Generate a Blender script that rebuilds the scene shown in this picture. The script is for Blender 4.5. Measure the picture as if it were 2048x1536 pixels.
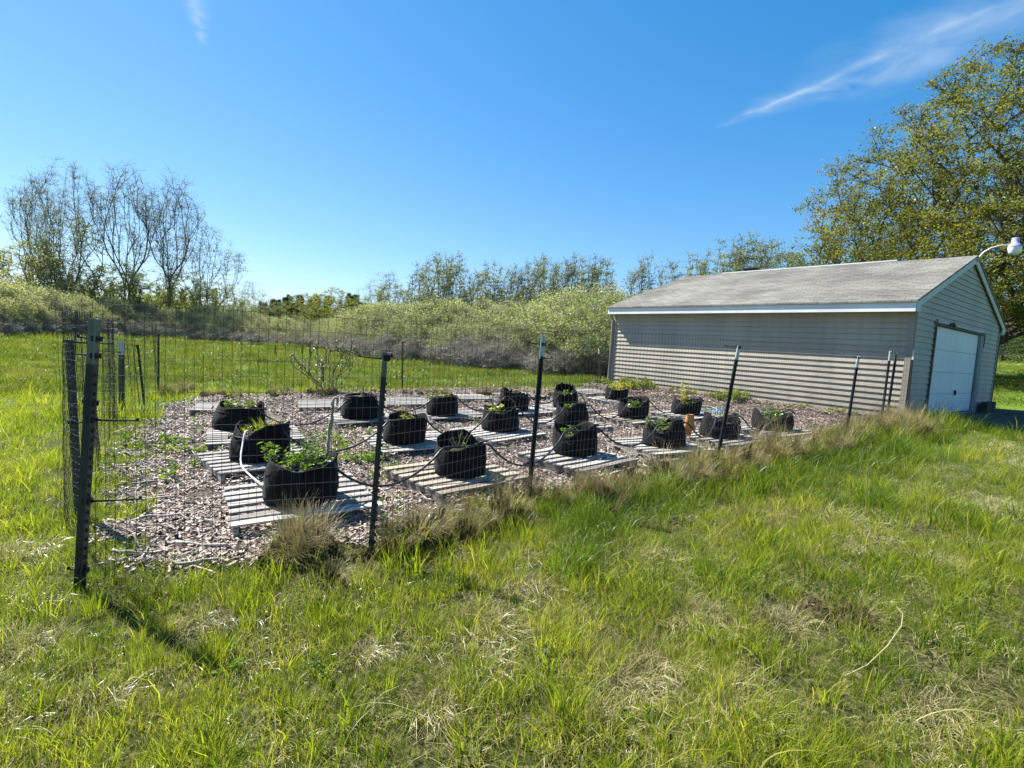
import bpy, math, random
import numpy as np
from mathutils import Vector, Matrix

SC = bpy.context.scene
COL = SC.collection
for o in list(bpy.data.objects):
    bpy.data.objects.remove(o)

# ------------------------------------------------------------------ camera
CAMZ, PITCH, ROLL, FPX = 1.5476, 0.0765, 0.0626, 1050.2
_cp, _sp, _cr, _sr = math.cos(PITCH), math.sin(PITCH), math.cos(ROLL), math.sin(ROLL)
FW = np.array([0, _cp, -_sp]); _up = np.array([0, _sp, _cp]); _rt = np.array([1.0, 0, 0])
RT = _rt * _cr + _up * _sr
UP = _up * _cr - _rt * _sr
cam_d = bpy.data.cameras.new('camera')
cam = bpy.data.objects.new('camera', cam_d)
COL.objects.link(cam)
cam_d.sensor_width = 36.0
cam_d.lens = FPX / 2048 * 36.0
cam_d.clip_start = 0.05
cam_d.clip_end = 6000
cam.matrix_world = Matrix(((RT[0], UP[0], -FW[0], 0), (RT[1], UP[1], -FW[1], 0), (RT[2], UP[2], -FW[2], CAMZ), (0, 0, 0, 1)))
SC.camera = cam

# ------------------------------------------------------------------ world and sun
SUN_DIR = Vector((-0.5453, 0.3439, 0.7645)).normalized()
SUN_EL = math.asin(SUN_DIR.z)
SUN_AZ = math.atan2(SUN_DIR.x, SUN_DIR.y)
w = bpy.data.worlds.new('World'); SC.world = w
w.use_nodes = True
nt = w.node_tree; nt.nodes.clear()
def N(t, typ, **kw):
    n = t.nodes.new(typ)
    for k, v in kw.items():
        setattr(n, k, v)
    return n
def LK(t, a, b): t.links.new(a, b)
wo = N(nt, 'ShaderNodeOutputWorld'); bg = N(nt, 'ShaderNodeBackground')
sky = N(nt, 'ShaderNodeTexSky', sky_type='NISHITA', sun_disc=False)
sky.sun_elevation = SUN_EL; sky.sun_rotation = SUN_AZ
sky.altitude = 200; sky.air_density = 1.0; sky.dust_density = 0.15; sky.ozone_density = 2.2
def wmath(op, a, b, clampit=False):
    n = N(nt, 'ShaderNodeMath', operation=op)
    for i, v in enumerate((a, b)):
        if isinstance(v, (int, float)): n.inputs[i].default_value = v
        else: nt.links.new(v, n.inputs[i])
    return n.outputs[0]
# the photograph's sky is a touch more saturated and flatter than the model's: a response per channel
sr_ = N(nt, 'ShaderNodeSeparateColor'); LK(nt, sky.outputs[0], sr_.inputs[0]); hs = N(nt, 'ShaderNodeCombineColor')
LK(nt, wmath('MAXIMUM', wmath('SUBTRACT', wmath('MULTIPLY', sr_.outputs[0], .78), .60), .15), hs.inputs[0])
LK(nt, wmath('MULTIPLY', wmath('POWER', sr_.outputs[1], .9), .98), hs.inputs[1])
LK(nt, wmath('MULTIPLY', wmath('POWER', sr_.outputs[2], .75), 1.66), hs.inputs[2])
bg.inputs['Strength'].default_value = 0.06
# thin cirrus: direction projected on a flat cloud layer, streaks along fixed lines
tc = N(nt, 'ShaderNodeTexCoord'); sp = N(nt, 'ShaderNodeSeparateXYZ')
LK(nt, tc.outputs['Generated'], sp.inputs[0])
def wm(op, a, b=None, clamp=False):
    n = N(nt, 'ShaderNodeMath', operation=op); n.use_clamp = clamp
    for i, v in enumerate((a, b)):
        if v is None: continue
        if isinstance(v, (int, float)): n.inputs[i].default_value = v
        else: LK(nt, v, n.inputs[i])
    return n.outputs[0]
zc = wm('MAXIMUM', sp.outputs[2], 0.02)
cu = wm('DIVIDE', sp.outputs[0], zc); cv = wm('DIVIDE', sp.outputs[1], zc)
cmb = N(nt, 'ShaderNodeCombineXYZ'); LK(nt, cu, cmb.inputs[0]); LK(nt, cv, cmb.inputs[1])
def wnoise(scale, detail, off=0.0, dist=0.0):
    mp = N(nt, 'ShaderNodeMapping'); mp.inputs['Location'].default_value = (off, off * 1.7, 0)
    LK(nt, cmb.outputs[0], mp.inputs[0])
    n = N(nt, 'ShaderNodeTexNoise'); n.inputs['Scale'].default_value = scale; n.inputs['Detail'].default_value = detail
    n.inputs['Distortion'].default_value = dist
    LK(nt, mp.outputs[0], n.inputs['Vector']); return n.outputs[0]
def px_uv(px, py):
    d = FW + (px - 1024) / FPX * RT + (768 - py) / FPX * UP
    return d[0] / d[2], d[1] / d[2]
def streak(p, q, width, amp, grow=1.0, off=0.0, nsc=6.0):
    (u0, v0), (u1, v1) = px_uv(*p), px_uv(*q)
    L = math.hypot(u1 - u0, v1 - v0); tx, ty = (u1 - u0) / L, (v1 - v0) / L
    du = wm('SUBTRACT', cu, u0); dv = wm('SUBTRACT', cv, v0)
    al = wm('DIVIDE', wm('ADD', wm('MULTIPLY', du, tx), wm('MULTIPLY', dv, ty)), L)
    ac = wm('SUBTRACT', wm('MULTIPLY', dv, tx), wm('MULTIPLY', du, ty))
    wob = wm('MULTIPLY', wm('SUBTRACT', wnoise(nsc * 0.35, 3, off), 0.5), width * 2.5)
    ac = wm('ABSOLUTE', wm('ADD', ac, wob))
    wd = wm('ADD', wm('MULTIPLY', wm('MAXIMUM', al, 0.0), width * grow), width * 0.25)
    m = wm('SUBTRACT', 1.0, wm('DIVIDE', ac, wd), True)
    m = wm('POWER', m, 1.6)
    e = wm('MULTIPLY', wm('MULTIPLY', al, 6.0, True), wm('MULTIPLY', wm('SUBTRACT', 1.25, al), 4.0, True))
    nz = wm('MULTIPLY', wm('SUBTRACT', wnoise(nsc, 5, off + 3, 0.6), 0.28), 2.0, True)
    return wm('MULTIPLY', wm('MULTIPLY', wm('MULTIPLY', m, e), nz), amp)
s1 = streak((1440, 262), (2200, -60), 0.20, 0.55, 1.3, 0, 5)
s2 = streak((1480, 232), (1980, 20), 0.05, 0.40, 1.0, 5, 8)
s3 = streak((405, 95), (375, -90), 0.07, 0.55, 1.0, 9, 9)
s4 = streak((700, 500), (440, 470), 0.16, 0.10, 1.0, 12, 3)
cm = wm('ADD', wm('ADD', s1, s2), wm('ADD', s3, s4), True)
mx = N(nt, 'ShaderNodeMix', data_type='RGBA')
LK(nt, cm, mx.inputs[0]); LK(nt, hs.outputs[0], mx.inputs[6])
mx.inputs[7].default_value = (4.6, 5.4, 6.2, 1)
LK(nt, mx.outputs[2], bg.inputs['Color']); LK(nt, bg.outputs[0], wo.inputs[0])

sd = bpy.data.lights.new('sun', 'SUN'); so = bpy.data.objects.new('sun', sd); COL.objects.link(so)
sd.energy = 5.0; sd.angle = math.radians(0.53); sd.color = (1.0, 0.95, 0.86)
so.rotation_euler = SUN_DIR.to_track_quat('Z', 'Y').to_euler()
so.location = (-20, 12, 30)

SC.view_settings.view_transform = 'Standard'; SC.view_settings.look = 'None'
SC.view_settings.exposure = 1.5; SC.view_settings.gamma = 1.0
SC.render.engine = 'CYCLES'
SC.cycles.max_bounces = 8; SC.cycles.transmission_bounces = 6; SC.cycles.diffuse_bounces = 4
SC.cycles.transparent_max_bounces = 8

# ------------------------------------------------------------------ terrain function
GX0, GY0, GYAW, GL, GW, GZ = 8.294, 11.052, 0.6561, 8.198, 7.482, 0.459
def vnoise(x, y, seed=0):
    x = np.asarray(x, float); y = np.asarray(y, float)
    xi = np.floor(x).astype(np.int64); yi = np.floor(y).astype(np.int64)
    fx = x - xi; fy = y - yi; fx = fx * fx * (3 - 2 * fx); fy = fy * fy * (3 - 2 * fy)
    def h(a, b):
        n = (a * 374761393 + b * 668265263 + seed * 69069) & 0xffffffff
        n = ((n ^ (n >> 13)) * 1274126177) & 0xffffffff
        return ((n ^ (n >> 16)) & 0xffff) / 65535.0
    return (h(xi, yi) * (1 - fx) + h(xi + 1, yi) * fx) * (1 - fy) + (h(xi, yi + 1) * (1 - fx) + h(xi + 1, yi + 1) * fx) * fy
def fnoise(x, y, seed=0):
    return 0.55 * vnoise(x, y, seed) + 0.3 * vnoise(x * 2.1, y * 2.1, seed + 1) + 0.15 * vnoise(x * 4.3, y * 4.3, seed + 2)
def to_garage(x, y):
    dx = np.asarray(x, float) - GX0; dy = np.asarray(y, float) - GY0
    c, s = math.cos(GYAW), math.sin(GYAW)
    return dx * c + dy * s, -dx * s + dy * c
def G(x, y):
    x = np.asarray(x, float); y = np.asarray(y, float)
    b = np.where(x < 0, 0.0318 * 30 * np.tanh(x / 30), 0.0318 * np.minimum(x, 120))
    b = b + 0.03 * 2.0 * np.logaddexp(0, (np.minimum(x, 90) - 11) / 2.0) + 0.002 * np.clip(y, -20, 60)
    b = b + 0.10 * (fnoise(x * 0.23, y * 0.23, 4) - 0.5) * np.clip((np.hypot(x - 1, y - 8) - 7) / 6, 0.25, 1)
    a, c = to_garage(x, y)
    ox = np.maximum(np.maximum(-a, a - GW), 0); oy = np.maximum(np.maximum(-c, c - GL), 0)
    d = np.hypot(ox * np.where(a < 0, 1.6, 0.5), oy * 0.8)
    t = np.clip(1 - d / 2.4, 0, 1); t = t * t * (3 - 2 * t)
    return b * (1 - t) + (GZ - 0.012) * t
def g(x, y): return float(G(x, y))
def pxg(px, py, h=0.0):
    d = FW + (px - 1024) / FPX * RT + (768 - py) / FPX * UP
    t = 1.5 / max(1e-4, -d[2])
    for _ in range(40):
        p = d * t; t = (CAMZ - g(p[0], p[1]) - h) / max(1e-4, -d[2]) * 0.5 + t * 0.5
    p = d * t
    return float(p[0]), float(p[1])

# ------------------------------------------------------------------ mesh helpers
class MB:
    def __init__(s): s.v = []; s.f = []; s.m = []
    def add(s, vs, fs, m=0):
        o = len(s.v); s.v.extend([tuple(map(float, q)) for q in vs])
        for f in fs: s.f.append(tuple(i + o for i in f)); s.m.append(m)
    def box(s, c, d, rot=None, m=0, jit=0, rng=None):
        vs = []
        for i in (-1, 1):
            for j in (-1, 1):
                for k in (-1, 1):
                    q = Vector((i * d[0] / 2, j * d[1] / 2, k * d[2] / 2))
                    if jit: q += Vector((rng.uniform(-jit, jit), rng.uniform(-jit, jit), rng.uniform(-jit, jit)))
                    if rot is not None: q = rot @ q
                    vs.append(q + Vector(c))
        s.add(vs, [(0, 1, 3, 2), (4, 6, 7, 5), (0, 4, 5, 1), (2, 3, 7, 6), (0, 2, 6, 4), (1, 5, 7, 3)], m)
    def tube(s, pts, rs, n=6, m=0, cap=True):
        pts = [Vector(p) for p in pts]
        if isinstance(rs, (int, float)): rs = [rs] * len(pts)
        vs = []; prev = None
        for i, p in enumerate(pts):
            t = (pts[min(i + 1, len(pts) - 1)] - pts[max(i - 1, 0)])
            if t.length < 1e-9: t = Vector((0, 0, 1))
            t.normalize()
            if prev is None:
                a = t.cross(Vector((0, 0, 1)) if abs(t.z) < 0.9 else Vector((1, 0, 0))).normalized()
            else:
                a = (prev - t * prev.dot(t))
                a = a.normalized() if a.length > 1e-6 else t.orthogonal().normalized()
            prev = a; b = t.cross(a)
            for k in range(n):
                an = 2 * math.pi * k / n
                vs.append(p + (a * math.cos(an) + b * math.sin(an)) * rs[i])
        fs = []
        for i in range(len(pts) - 1):
            for k in range(n):
                fs.append((i * n + k, i * n + (k + 1) % n, (i + 1) * n + (k + 1) % n, (i + 1) * n + k))
        if cap and n > 2:
            fs.append(tuple(range(n - 1, -1, -1))); fs.append(tuple((len(pts) - 1) * n + k for k in range(n)))
        s.add(vs, fs, m)
    def build(s, name, mats, parent=None, smooth=False, link=True):
        me = bpy.data.meshes.new(name); me.from_pydata(s.v, [], s.f)
        if not isinstance(mats, (list, tuple)): mats = [mats]
        for mt in mats: me.materials.append(mt)
        if len(mats) > 1: me.polygons.foreach_set('material_index', s.m)
        if smooth: me.polygons.foreach_set('use_smooth', [True] * len(me.polygons))
        me.update()
        o = bpy.data.objects.new(name, me)
        if link: COL.objects.link(o)
        if parent: o.parent = parent
        return o
def np_mesh(name, verts, faces, mats, parent=None, link=True, mi=None):
    """verts (n,3), faces (m,4) all quads"""
    me = bpy.data.meshes.new(name)
    verts = np.asarray(verts, np.float32); faces = np.asarray(faces, np.int32)
    k = faces.shape[1]
    me.vertices.add(len(verts)); me.vertices.foreach_set('co', verts.ravel())
    me.loops.add(faces.size); me.loops.foreach_set('vertex_index', faces.ravel())
    me.polygons.add(len(faces)); me.polygons.foreach_set('loop_start', np.arange(0, faces.size, k, dtype=np.int32))
    if not isinstance(mats, (list, tuple)): mats = [mats]
    for mt in mats: me.materials.append(mt)
    if mi is not None: me.polygons.foreach_set('material_index', np.asarray(mi, np.int32))
    me.update(calc_edges=True); me.validate()
    o = bpy.data.objects.new(name, me)
    if link: COL.objects.link(o)
    if parent: o.parent = parent
    return o
def tag(o, label=None, cat=None, group=None, kind=None):
    if label: o['label'] = label
    if cat: o['category'] = cat
    if group: o['group'] = group
    if kind: o['kind'] = kind
    return o
def thing(name, label, cat, loc=(0, 0, 0), rz=0, group=None):
    o = bpy.data.objects.new(name, None); COL.objects.link(o)
    o.location = loc; o.rotation_euler = (0, 0, rz); o.empty_display_size = 0.2
    return tag(o, label, cat, group)
def copy_tree(o, parent=None):
    c = o.copy(); COL.objects.link(c); c.parent = parent
    for ch in [q for q in bpy.data.objects if q.parent == o]:
        copy_tree(ch, c)
    return c

# ------------------------------------------------------------------ materials
def mat(name, col, rough=0.8, col2=None, nscale=5.0, bump=0.0, bscale=40.0, metal=0.0, spec=0.3, detail=6.0,
        stretch=None, coord='Object', lo=0.35, hi=0.65, extra=None):
    m = bpy.data.materials.new(name); m.use_nodes = True; t = m.node_tree; b = t.nodes['Principled BSDF']
    b.inputs['Roughness'].default_value = rough; b.inputs['Metallic'].default_value = metal
    b.inputs['Specular IOR Level'].default_value = spec
    b.inputs['Base Color'].default_value = (*col, 1)
    tcn = N(t, 'ShaderNodeTexCoord'); mp = N(t, 'ShaderNodeMapping'); LK(t, tcn.outputs[coord], mp.inputs[0])
    if stretch: mp.inputs['Scale'].default_value = stretch
    if col2:
        n = N(t, 'ShaderNodeTexNoise'); n.inputs['Scale'].default_value = nscale; n.inputs['Detail'].default_value = detail
        LK(t, mp.outputs[0], n.inputs['Vector'])
        r = N(t, 'ShaderNodeValToRGB'); r.color_ramp.elements[0].position = lo; r.color_ramp.elements[1].position = hi
        r.color_ramp.elements[0].color = (*col, 1); r.color_ramp.elements[1].color = (*col2, 1)
        if extra:
            for pos, c in extra:
                e = r.color_ramp.elements.new(pos); e.color = (*c, 1)
        LK(t, n.outputs[0], r.inputs[0]); LK(t, r.outputs[0], b.inputs['Base Color'])
    if bump:
        n2 = N(t, 'ShaderNodeTexNoise'); n2.inputs['Scale'].default_value = bscale; n2.inputs['Detail'].default_value = 5
        LK(t, mp.outputs[0], n2.inputs['Vector'])
        bp = N(t, 'ShaderNodeBump'); bp.inputs['Strength'].default_value = bump; bp.inputs['Distance'].default_value = 0.02
        LK(t, n2.outputs[0], bp.inputs['Height']); LK(t, bp.outputs[0], b.inputs['Normal'])
    return m
def leafmat(name, cols, trans=0.45, nscale=0.6, gloss=0.12, rnd=0.5, tcol=1.5, tint=(1.12, 1.06, 0.55)):
    """cols: list of colours; picked by patch noise mixed with per-instance random"""
    m = bpy.data.materials.new(name); m.use_nodes = True; t = m.node_tree; t.nodes.clear()
    out = N(t, 'ShaderNodeOutputMaterial')
    geo = N(t, 'ShaderNodeNewGeometry'); oi = N(t, 'ShaderNodeObjectInfo')
    n = N(t, 'ShaderNodeTexNoise'); n.inputs['Scale'].default_value = nscale; n.inputs['Detail'].default_value = 3
    LK(t, geo.outputs['Position'], n.inputs['Vector'])
    n3 = N(t, 'ShaderNodeTexNoise'); n3.inputs['Scale'].default_value = 14.0; n3.inputs['Detail'].default_value = 1
    LK(t, geo.outputs['Position'], n3.inputs['Vector'])
    def mth(op, a, b):
        q = N(t, 'ShaderNodeMath', operation=op)
        for i, v in enumerate((a, b)):
            if isinstance(v, (int, float)): q.inputs[i].default_value = v
            else: LK(t, v, q.inputs[i])
        return q.outputs[0]
    a = mth('MULTIPLY', mth('SUBTRACT', n.outputs[0], 0.5), 1.9)
    b = mth('MULTIPLY', mth('SUBTRACT', oi.outputs['Random'], 0.5), rnd)
    c = mth('MULTIPLY', mth('SUBTRACT', n3.outputs[0], 0.5), 0.9)
    f = mth('ADD', mth('ADD', mth('ADD', a, b), c), 0.5)
    r = N(t, 'ShaderNodeValToRGB')
    els = r.color_ramp.elements
    while len(els) < len(cols): els.new(0.5)
    for i, cc in enumerate(cols):
        els[i].position = i / max(1, len(cols) - 1); els[i].color = (*cc, 1)
    LK(t, f, r.inputs[0])
    df = N(t, 'ShaderNodeBsdfDiffuse'); tr = N(t, 'ShaderNodeBsdfTranslucent'); gl = N(t, 'ShaderNodeBsdfGlossy')
    gl.inputs['Roughness'].default_value = 0.38; gl.inputs['Color'].default_value = (0.9, 0.95, 1, 1)
    mm = N(t, 'ShaderNodeMix', data_type='RGBA', blend_type='MULTIPLY'); mm.inputs[0].default_value = 1
    LK(t, r.outputs[0], mm.inputs[6]); mm.inputs[7].default_value = (tint[0] * tcol, tint[1] * tcol, tint[2] * tcol, 1)
    LK(t, r.outputs[0], df.inputs['Color']); LK(t, mm.outputs[2], tr.inputs['Color'])
    x1 = N(t, 'ShaderNodeMixShader'); x1.inputs[0].default_value = trans
    LK(t, df.outputs[0], x1.inputs[1]); LK(t, tr.outputs[0], x1.inputs[2])
    fr = N(t, 'ShaderNodeFresnel'); fr.inputs['IOR'].default_value = 1.35
    gm = mth('MULTIPLY', fr.outputs[0], gloss)
    x2 = N(t, 'ShaderNodeMixShader'); LK(t, gm, x2.inputs[0])
    LK(t, x1.outputs[0], x2.inputs[1]); LK(t, gl.outputs[0], x2.inputs[2])
    LK(t, x2.outputs[0], out.inputs[0])
    return m

M_grass = leafmat('grass_blades', [(0.06, 0.10, 0.010), (0.13, 0.185, 0.014), (0.205, 0.25, 0.022), (0.30, 0.305, 0.05)], 0.54, 0.5, rnd=0.65, gloss=.07, tcol=1.65)
M_field = leafmat('field_grass', [(0.045, 0.08, 0.012), (0.085, 0.13, 0.014), (0.13, 0.17, 0.022), (0.19, 0.19, 0.05)], 0.42, 0.35, rnd=0.6, gloss=.05, tcol=1.5)
M_lush = leafmat('lush_grass', [(0.04, 0.085, 0.010), (0.08, 0.145, 0.013), (0.14, 0.20, 0.02)], 0.55, 0.8, gloss=.06)
M_thatch = leafmat('thatch', [(0.14, 0.12, 0.045), (0.28, 0.25, 0.11), (0.46, 0.42, 0.25)], 0.25, 2.0, gloss=0.05, tcol=1.0, tint=(1, .9, .7))
M_dry = leafmat('dry_grass', [(0.11, 0.08, 0.042), (0.24, 0.185, 0.10), (0.36, 0.295, 0.16), (0.19, 0.21, 0.055)], 0.22, 1.2, gloss=0.03, tcol=1.1, tint=(1, .92, .70))
M_leaf_bright = leafmat('bright_leaf', [(0.055, 0.12, 0.015), (0.09, 0.17, 0.02), (0.15, 0.22, 0.03)], 0.5, 3)
M_leaf_yellow = leafmat('yellow_leaf', [(0.2, 0.26, 0.02), (0.32, 0.34, 0.03), (0.42, 0.36, 0.03)], 0.5, 3)
M_leaf_maple = leafmat('spring_leaf', [(0.085, 0.10, 0.022), (0.145, 0.155, 0.03), (0.20, 0.20, 0.04), (0.27, 0.225, 0.05)], 0.5, 0.5, gloss=0.02)
M_leaf_willow = leafmat('willow_leaf', [(0.17, 0.215, 0.08), (0.28, 0.32, 0.12), (0.40, 0.41, 0.17)], 0.5, 0.12, gloss=0.02, tcol=1.4, tint=(1.05, 1.05, .7))
M_leaf_pale = leafmat('pale_leaf', [(0.16, 0.17, 0.08), (0.28, 0.27, 0.14), (0.38, 0.36, 0.2)], 0.4, 1.0, tcol=1.1, tint=(1, 1, .8))
M_leaf_cotton = leafmat('cottonwood_leaf', [(0.12, 0.15, 0.075), (0.17, 0.20, 0.095), (0.22, 0.25, 0.115)], 0.5, 0.2, gloss=0.02)
M_leaf_mid = leafmat('green_leaf', [(0.11, 0.15, 0.045), (0.16, 0.20, 0.055), (0.22, 0.25, 0.07)], 0.5, 0.2, gloss=.02)
M_leaf_lime = leafmat('lime_leaf', [(0.14, 0.16, 0.05), (0.19, 0.20, 0.06), (0.25, 0.24, 0.08)], 0.5, 0.2, gloss=.02)
M_leaf_dark = leafmat('dark_needles', [(0.035, 0.06, 0.035), (0.05, 0.08, 0.042), (0.07, 0.10, 0.05)], 0.25, 0.2, gloss=0.04)  # needle greens lightened, putting distance haze into the colour
M_bark = mat('bark', (0.10, 0.085, 0.07), 0.95, (0.21, 0.19, 0.165), 6, 0.5, 20, stretch=(1, 1, .25))
M_bark_dark = mat('dark_bark', (0.05, 0.042, 0.035), 0.95, (0.10, 0.088, 0.075), 6, 0.5, 20, stretch=(1, 1, .25))
M_stem = mat('grey_stems', (0.22, 0.19, 0.165), 0.9, (0.36, 0.32, 0.285), 8)
M_soil = mat('potting_soil', (0.035, 0.025, 0.018), 1, (0.12, 0.085, 0.055), 30, 0.8, 60)

# ground: thatch, soil and moss between the blades
def ground_mat():
    m = bpy.data.materials.new('meadow_floor'); m.use_nodes = True; t = m.node_tree; b = t.nodes['Principled BSDF']
    b.inputs['Roughness'].default_value = 1; b.inputs['Specular IOR Level'].default_value = 0.1
    geo = N(t, 'ShaderNodeNewGeometry')
    def nz(s, d, dist=0.0):
        n = N(t, 'ShaderNodeTexNoise'); n.inputs['Scale'].default_value = s; n.inputs['Detail'].default_value = d
        n.inputs['Distortion'].default_value = dist
        LK(t, geo.outputs['Position'], n.inputs['Vector']); return n.outputs[0]
    r1 = N(t, 'ShaderNodeValToRGB'); LK(t, nz(28, 8, 1.0), r1.inputs[0])
    e = r1.color_ramp.elements; e[0].position = 0.3; e[0].color = (0.012, 0.013, 0.005, 1); e[1].position = 0.75; e[1].color = (0.16, 0.135, 0.07, 1)
    x = e.new(0.5); x.color = (0.035, 0.04, 0.012, 1)
    r2 = N(t, 'ShaderNodeValToRGB'); LK(t, nz(9, 7, 0.5), r2.inputs[0])
    e = r2.color_ramp.elements; e[0].position = 0.3; e[0].color = (0.05, 0.10, 0.012, 1); e[1].position = 0.7; e[1].color = (0.12, 0.19, 0.022, 1)
    # further off the floor is covered by sward: mix by distance from the garden in the world
    sepx = N(t, 'ShaderNodeVectorMath', operation='LENGTH'); LK(t, geo.outputs['Position'], sepx.inputs[0])
    mr = N(t, 'ShaderNodeMapRange'); mr.inputs[1].default_value = 6; mr.inputs[2].default_value = 22
    LK(t, sepx.outputs['Value'], mr.inputs[0])
    mx = N(t, 'ShaderNodeMix', data_type='RGBA'); LK(t, mr.outputs[0], mx.inputs[0])
    LK(t, r1.outputs[0], mx.inputs[6]); LK(t, r2.outputs[0], mx.inputs[7]); LK(t, mx.outputs[2], b.inputs['Base Color'])
    bp = N(t, 'ShaderNodeBump'); bp.inputs['Strength'].default_value = 0.8; bp.inputs['Distance'].default_value = 0.05
    LK(t, nz(16, 6), bp.inputs['Height']); LK(t, bp.outputs[0], b.inputs['Normal'])
    return m
M_ground = ground_mat()
M_mulch = mat('wood_chip_bed', (0.02, 0.014, 0.011), 0.95, (0.20, 0.165, 0.14), 42, 1.0, 55, spec=0.2, lo=0.33, hi=0.68,
              coord='Object', extra=[(0.5, (0.07, 0.052, 0.042))])
def chipmat():
    m = bpy.data.materials.new('wood_chips'); m.use_nodes = True; t = m.node_tree; b = t.nodes['Principled BSDF']
    b.inputs['Roughness'].default_value = 0.7
    oi = N(t, 'ShaderNodeObjectInfo'); geo = N(t, 'ShaderNodeNewGeometry')
    n = N(t, 'ShaderNodeTexNoise'); n.inputs['Scale'].default_value = 25; LK(t, geo.outputs['Position'], n.inputs['Vector'])
    r = N(t, 'ShaderNodeValToRGB'); e = r.color_ramp.elements
    e[0].position = 0.3; e[0].color = (0.085, 0.06, 0.045, 1); e[1].position = 0.74; e[1].color = (0.66, 0.59, 0.52, 1)
    x = e.new(0.5); x.color = (0.26, 0.20, 0.16, 1)
    LK(t, n.outputs[0], r.inputs[0]); LK(t, r.outputs[0], b.inputs['Base Color']); return m
M_chip = chipmat()

# ------------------------------------------------------------------ GN scatter of clumps (stuff)
def scatter(name, pts, rots, scls, idx, protos, label):
    col = bpy.data.collections.new(name + '_kinds')
    for i, p in enumerate(protos):      # the node sorts the kinds by name
        p.name = '%s_kind_%02d' % (name, i); col.objects.link(p)
    n = len(pts)
    me = bpy.data.meshes.new(name)
    me.vertices.add(n); me.vertices.foreach_set('co', np.asarray(pts, np.float32).ravel())
    a = me.attributes.new('rot', 'FLOAT_VECTOR', 'POINT'); a.data.foreach_set('vector', np.asarray(rots, np.float32).ravel())
    a = me.attributes.new('scl', 'FLOAT_VECTOR', 'POINT'); a.data.foreach_set('vector', np.asarray(scls, np.float32).ravel())
    a = me.attributes.new('idx', 'INT', 'POINT'); a.data.foreach_set('value', np.asarray(idx, np.int32))
    o = bpy.data.objects.new(name, me); COL.objects.link(o)
    t = bpy.data.node_groups.new(name, 'GeometryNodeTree')
    t.interface.new_socket('Geometry', in_out='INPUT', socket_type='NodeSocketGeometry')
    t.interface.new_socket('Geometry', in_out='OUTPUT', socket_type='NodeSocketGeometry')
    gi = N(t, 'NodeGroupInput'); go = N(t, 'NodeGroupOutput')
    iop = N(t, 'GeometryNodeInstanceOnPoints'); ci = N(t, 'GeometryNodeCollectionInfo')
    ci.inputs['Collection'].default_value = col; ci.inputs['Separate Children'].default_value = True; ci.inputs['Reset Children'].default_value = True
    def attr(nm, ty):
        q = N(t, 'GeometryNodeInputNamedAttribute', data_type=ty); q.inputs[0].default_value = nm; return q.outputs[0]
    LK(t, gi.outputs[0], iop.inputs['Points']); LK(t, ci.outputs[0], iop.inputs['Instance'])
    iop.inputs['Pick Instance'].default_value = True
    LK(t, attr('idx', 'INT'), iop.inputs['Instance Index'])
    e2r = N(t, 'FunctionNodeEulerToRotation'); LK(t, attr('rot', 'FLOAT_VECTOR'), e2r.inputs[0]); LK(t, e2r.outputs[0], iop.inputs['Rotation'])
    LK(t, attr('scl', 'FLOAT_VECTOR'), iop.inputs['Scale'])
    LK(t, iop.outputs[0], go.inputs[0])
    md = o.modifiers.new('scatter', 'NODES'); md.node_group = t
    return tag(o, label, kind='stuff')

def blades(name, n, rad, h0, h1, wid, lean, mats, seed, fr2=0.0, seg=3, flat=0.0):
    """clump of n curved tapering blades; fr2 = share using second material; flat = share lying down"""
    r = np.random.default_rng(seed); V = []; F = []; MI = []
    for i in range(n):
        a = r.uniform(0, 2 * math.pi); q = rad * math.sqrt(r.uniform()); x, y = q * math.cos(a), q * math.sin(a)
        h = r.uniform(h0, h1); d = a + r.normal() * 0.9; ln = lean * r.uniform(0.2, 1.4)
        lie = r.uniform() < flat
        fa = r.uniform(0, math.pi); ww = wid * r.uniform(0.6, 1.25)
        sx, sy = math.cos(fa) * ww / 2, math.sin(fa) * ww / 2
        o = len(V)
        for k in range(seg + 1):
            t = k / seg
            if lie:
                px = x + math.cos(d) * h * t; py = y + math.sin(d) * h * t; pz = 0.015 + 0.06 * math.sin(t * 3.0) * r.uniform(.3, 1)
            else:
                px = x + math.cos(d) * h * ln * t * t; py = y + math.sin(d) * h * ln * t * t
                pz = h * (t - 0.35 * ln * t * t * t)
            wt = (1 - t ** 1.6) * 0.95 + 0.05
            if lie: V += [(px, py, pz), (px - math.sin(d) * ww * wt, py + math.cos(d) * ww * wt, pz + ww * .2)]
            else: V += [(px - sx * wt, py - sy * wt, pz), (px + sx * wt, py + sy * wt, pz)]
        m = 1 if (r.uniform() < fr2 or lie) and len(mats) > 1 else 0
        for k in range(seg): F.append((o + 2 * k, o + 2 * k + 1, o + 2 * k + 3, o + 2 * k + 2)); MI.append(m)
    return np_mesh(name, V, F, mats, link=False, mi=MI)

def chips_proto(name, n, rad, seed, lmin=0.015, lmax=0.06):
    r = np.random.default_rng(seed); mb = MB()
    for i in range(n):
        a = r.uniform(0, 6.283); q = rad * math.sqrt(r.uniform())
        l = r.uniform(lmin, lmax); wd = r.uniform(.2, .5) * l if l < .045 else r.uniform(.005, .011)
        rot = Matrix.Rotation(r.uniform(0, 6.283), 3, 'Z') @ Matrix.Rotation(r.normal() * .3, 3, 'Y') @ Matrix.Rotation(r.normal() * .3, 3, 'X')
        mb.box((q * math.cos(a), q * math.sin(a), r.uniform(.004, .022)), (l, wd, .005), rot)
    return mb.build(name, M_chip, link=False)

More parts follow.
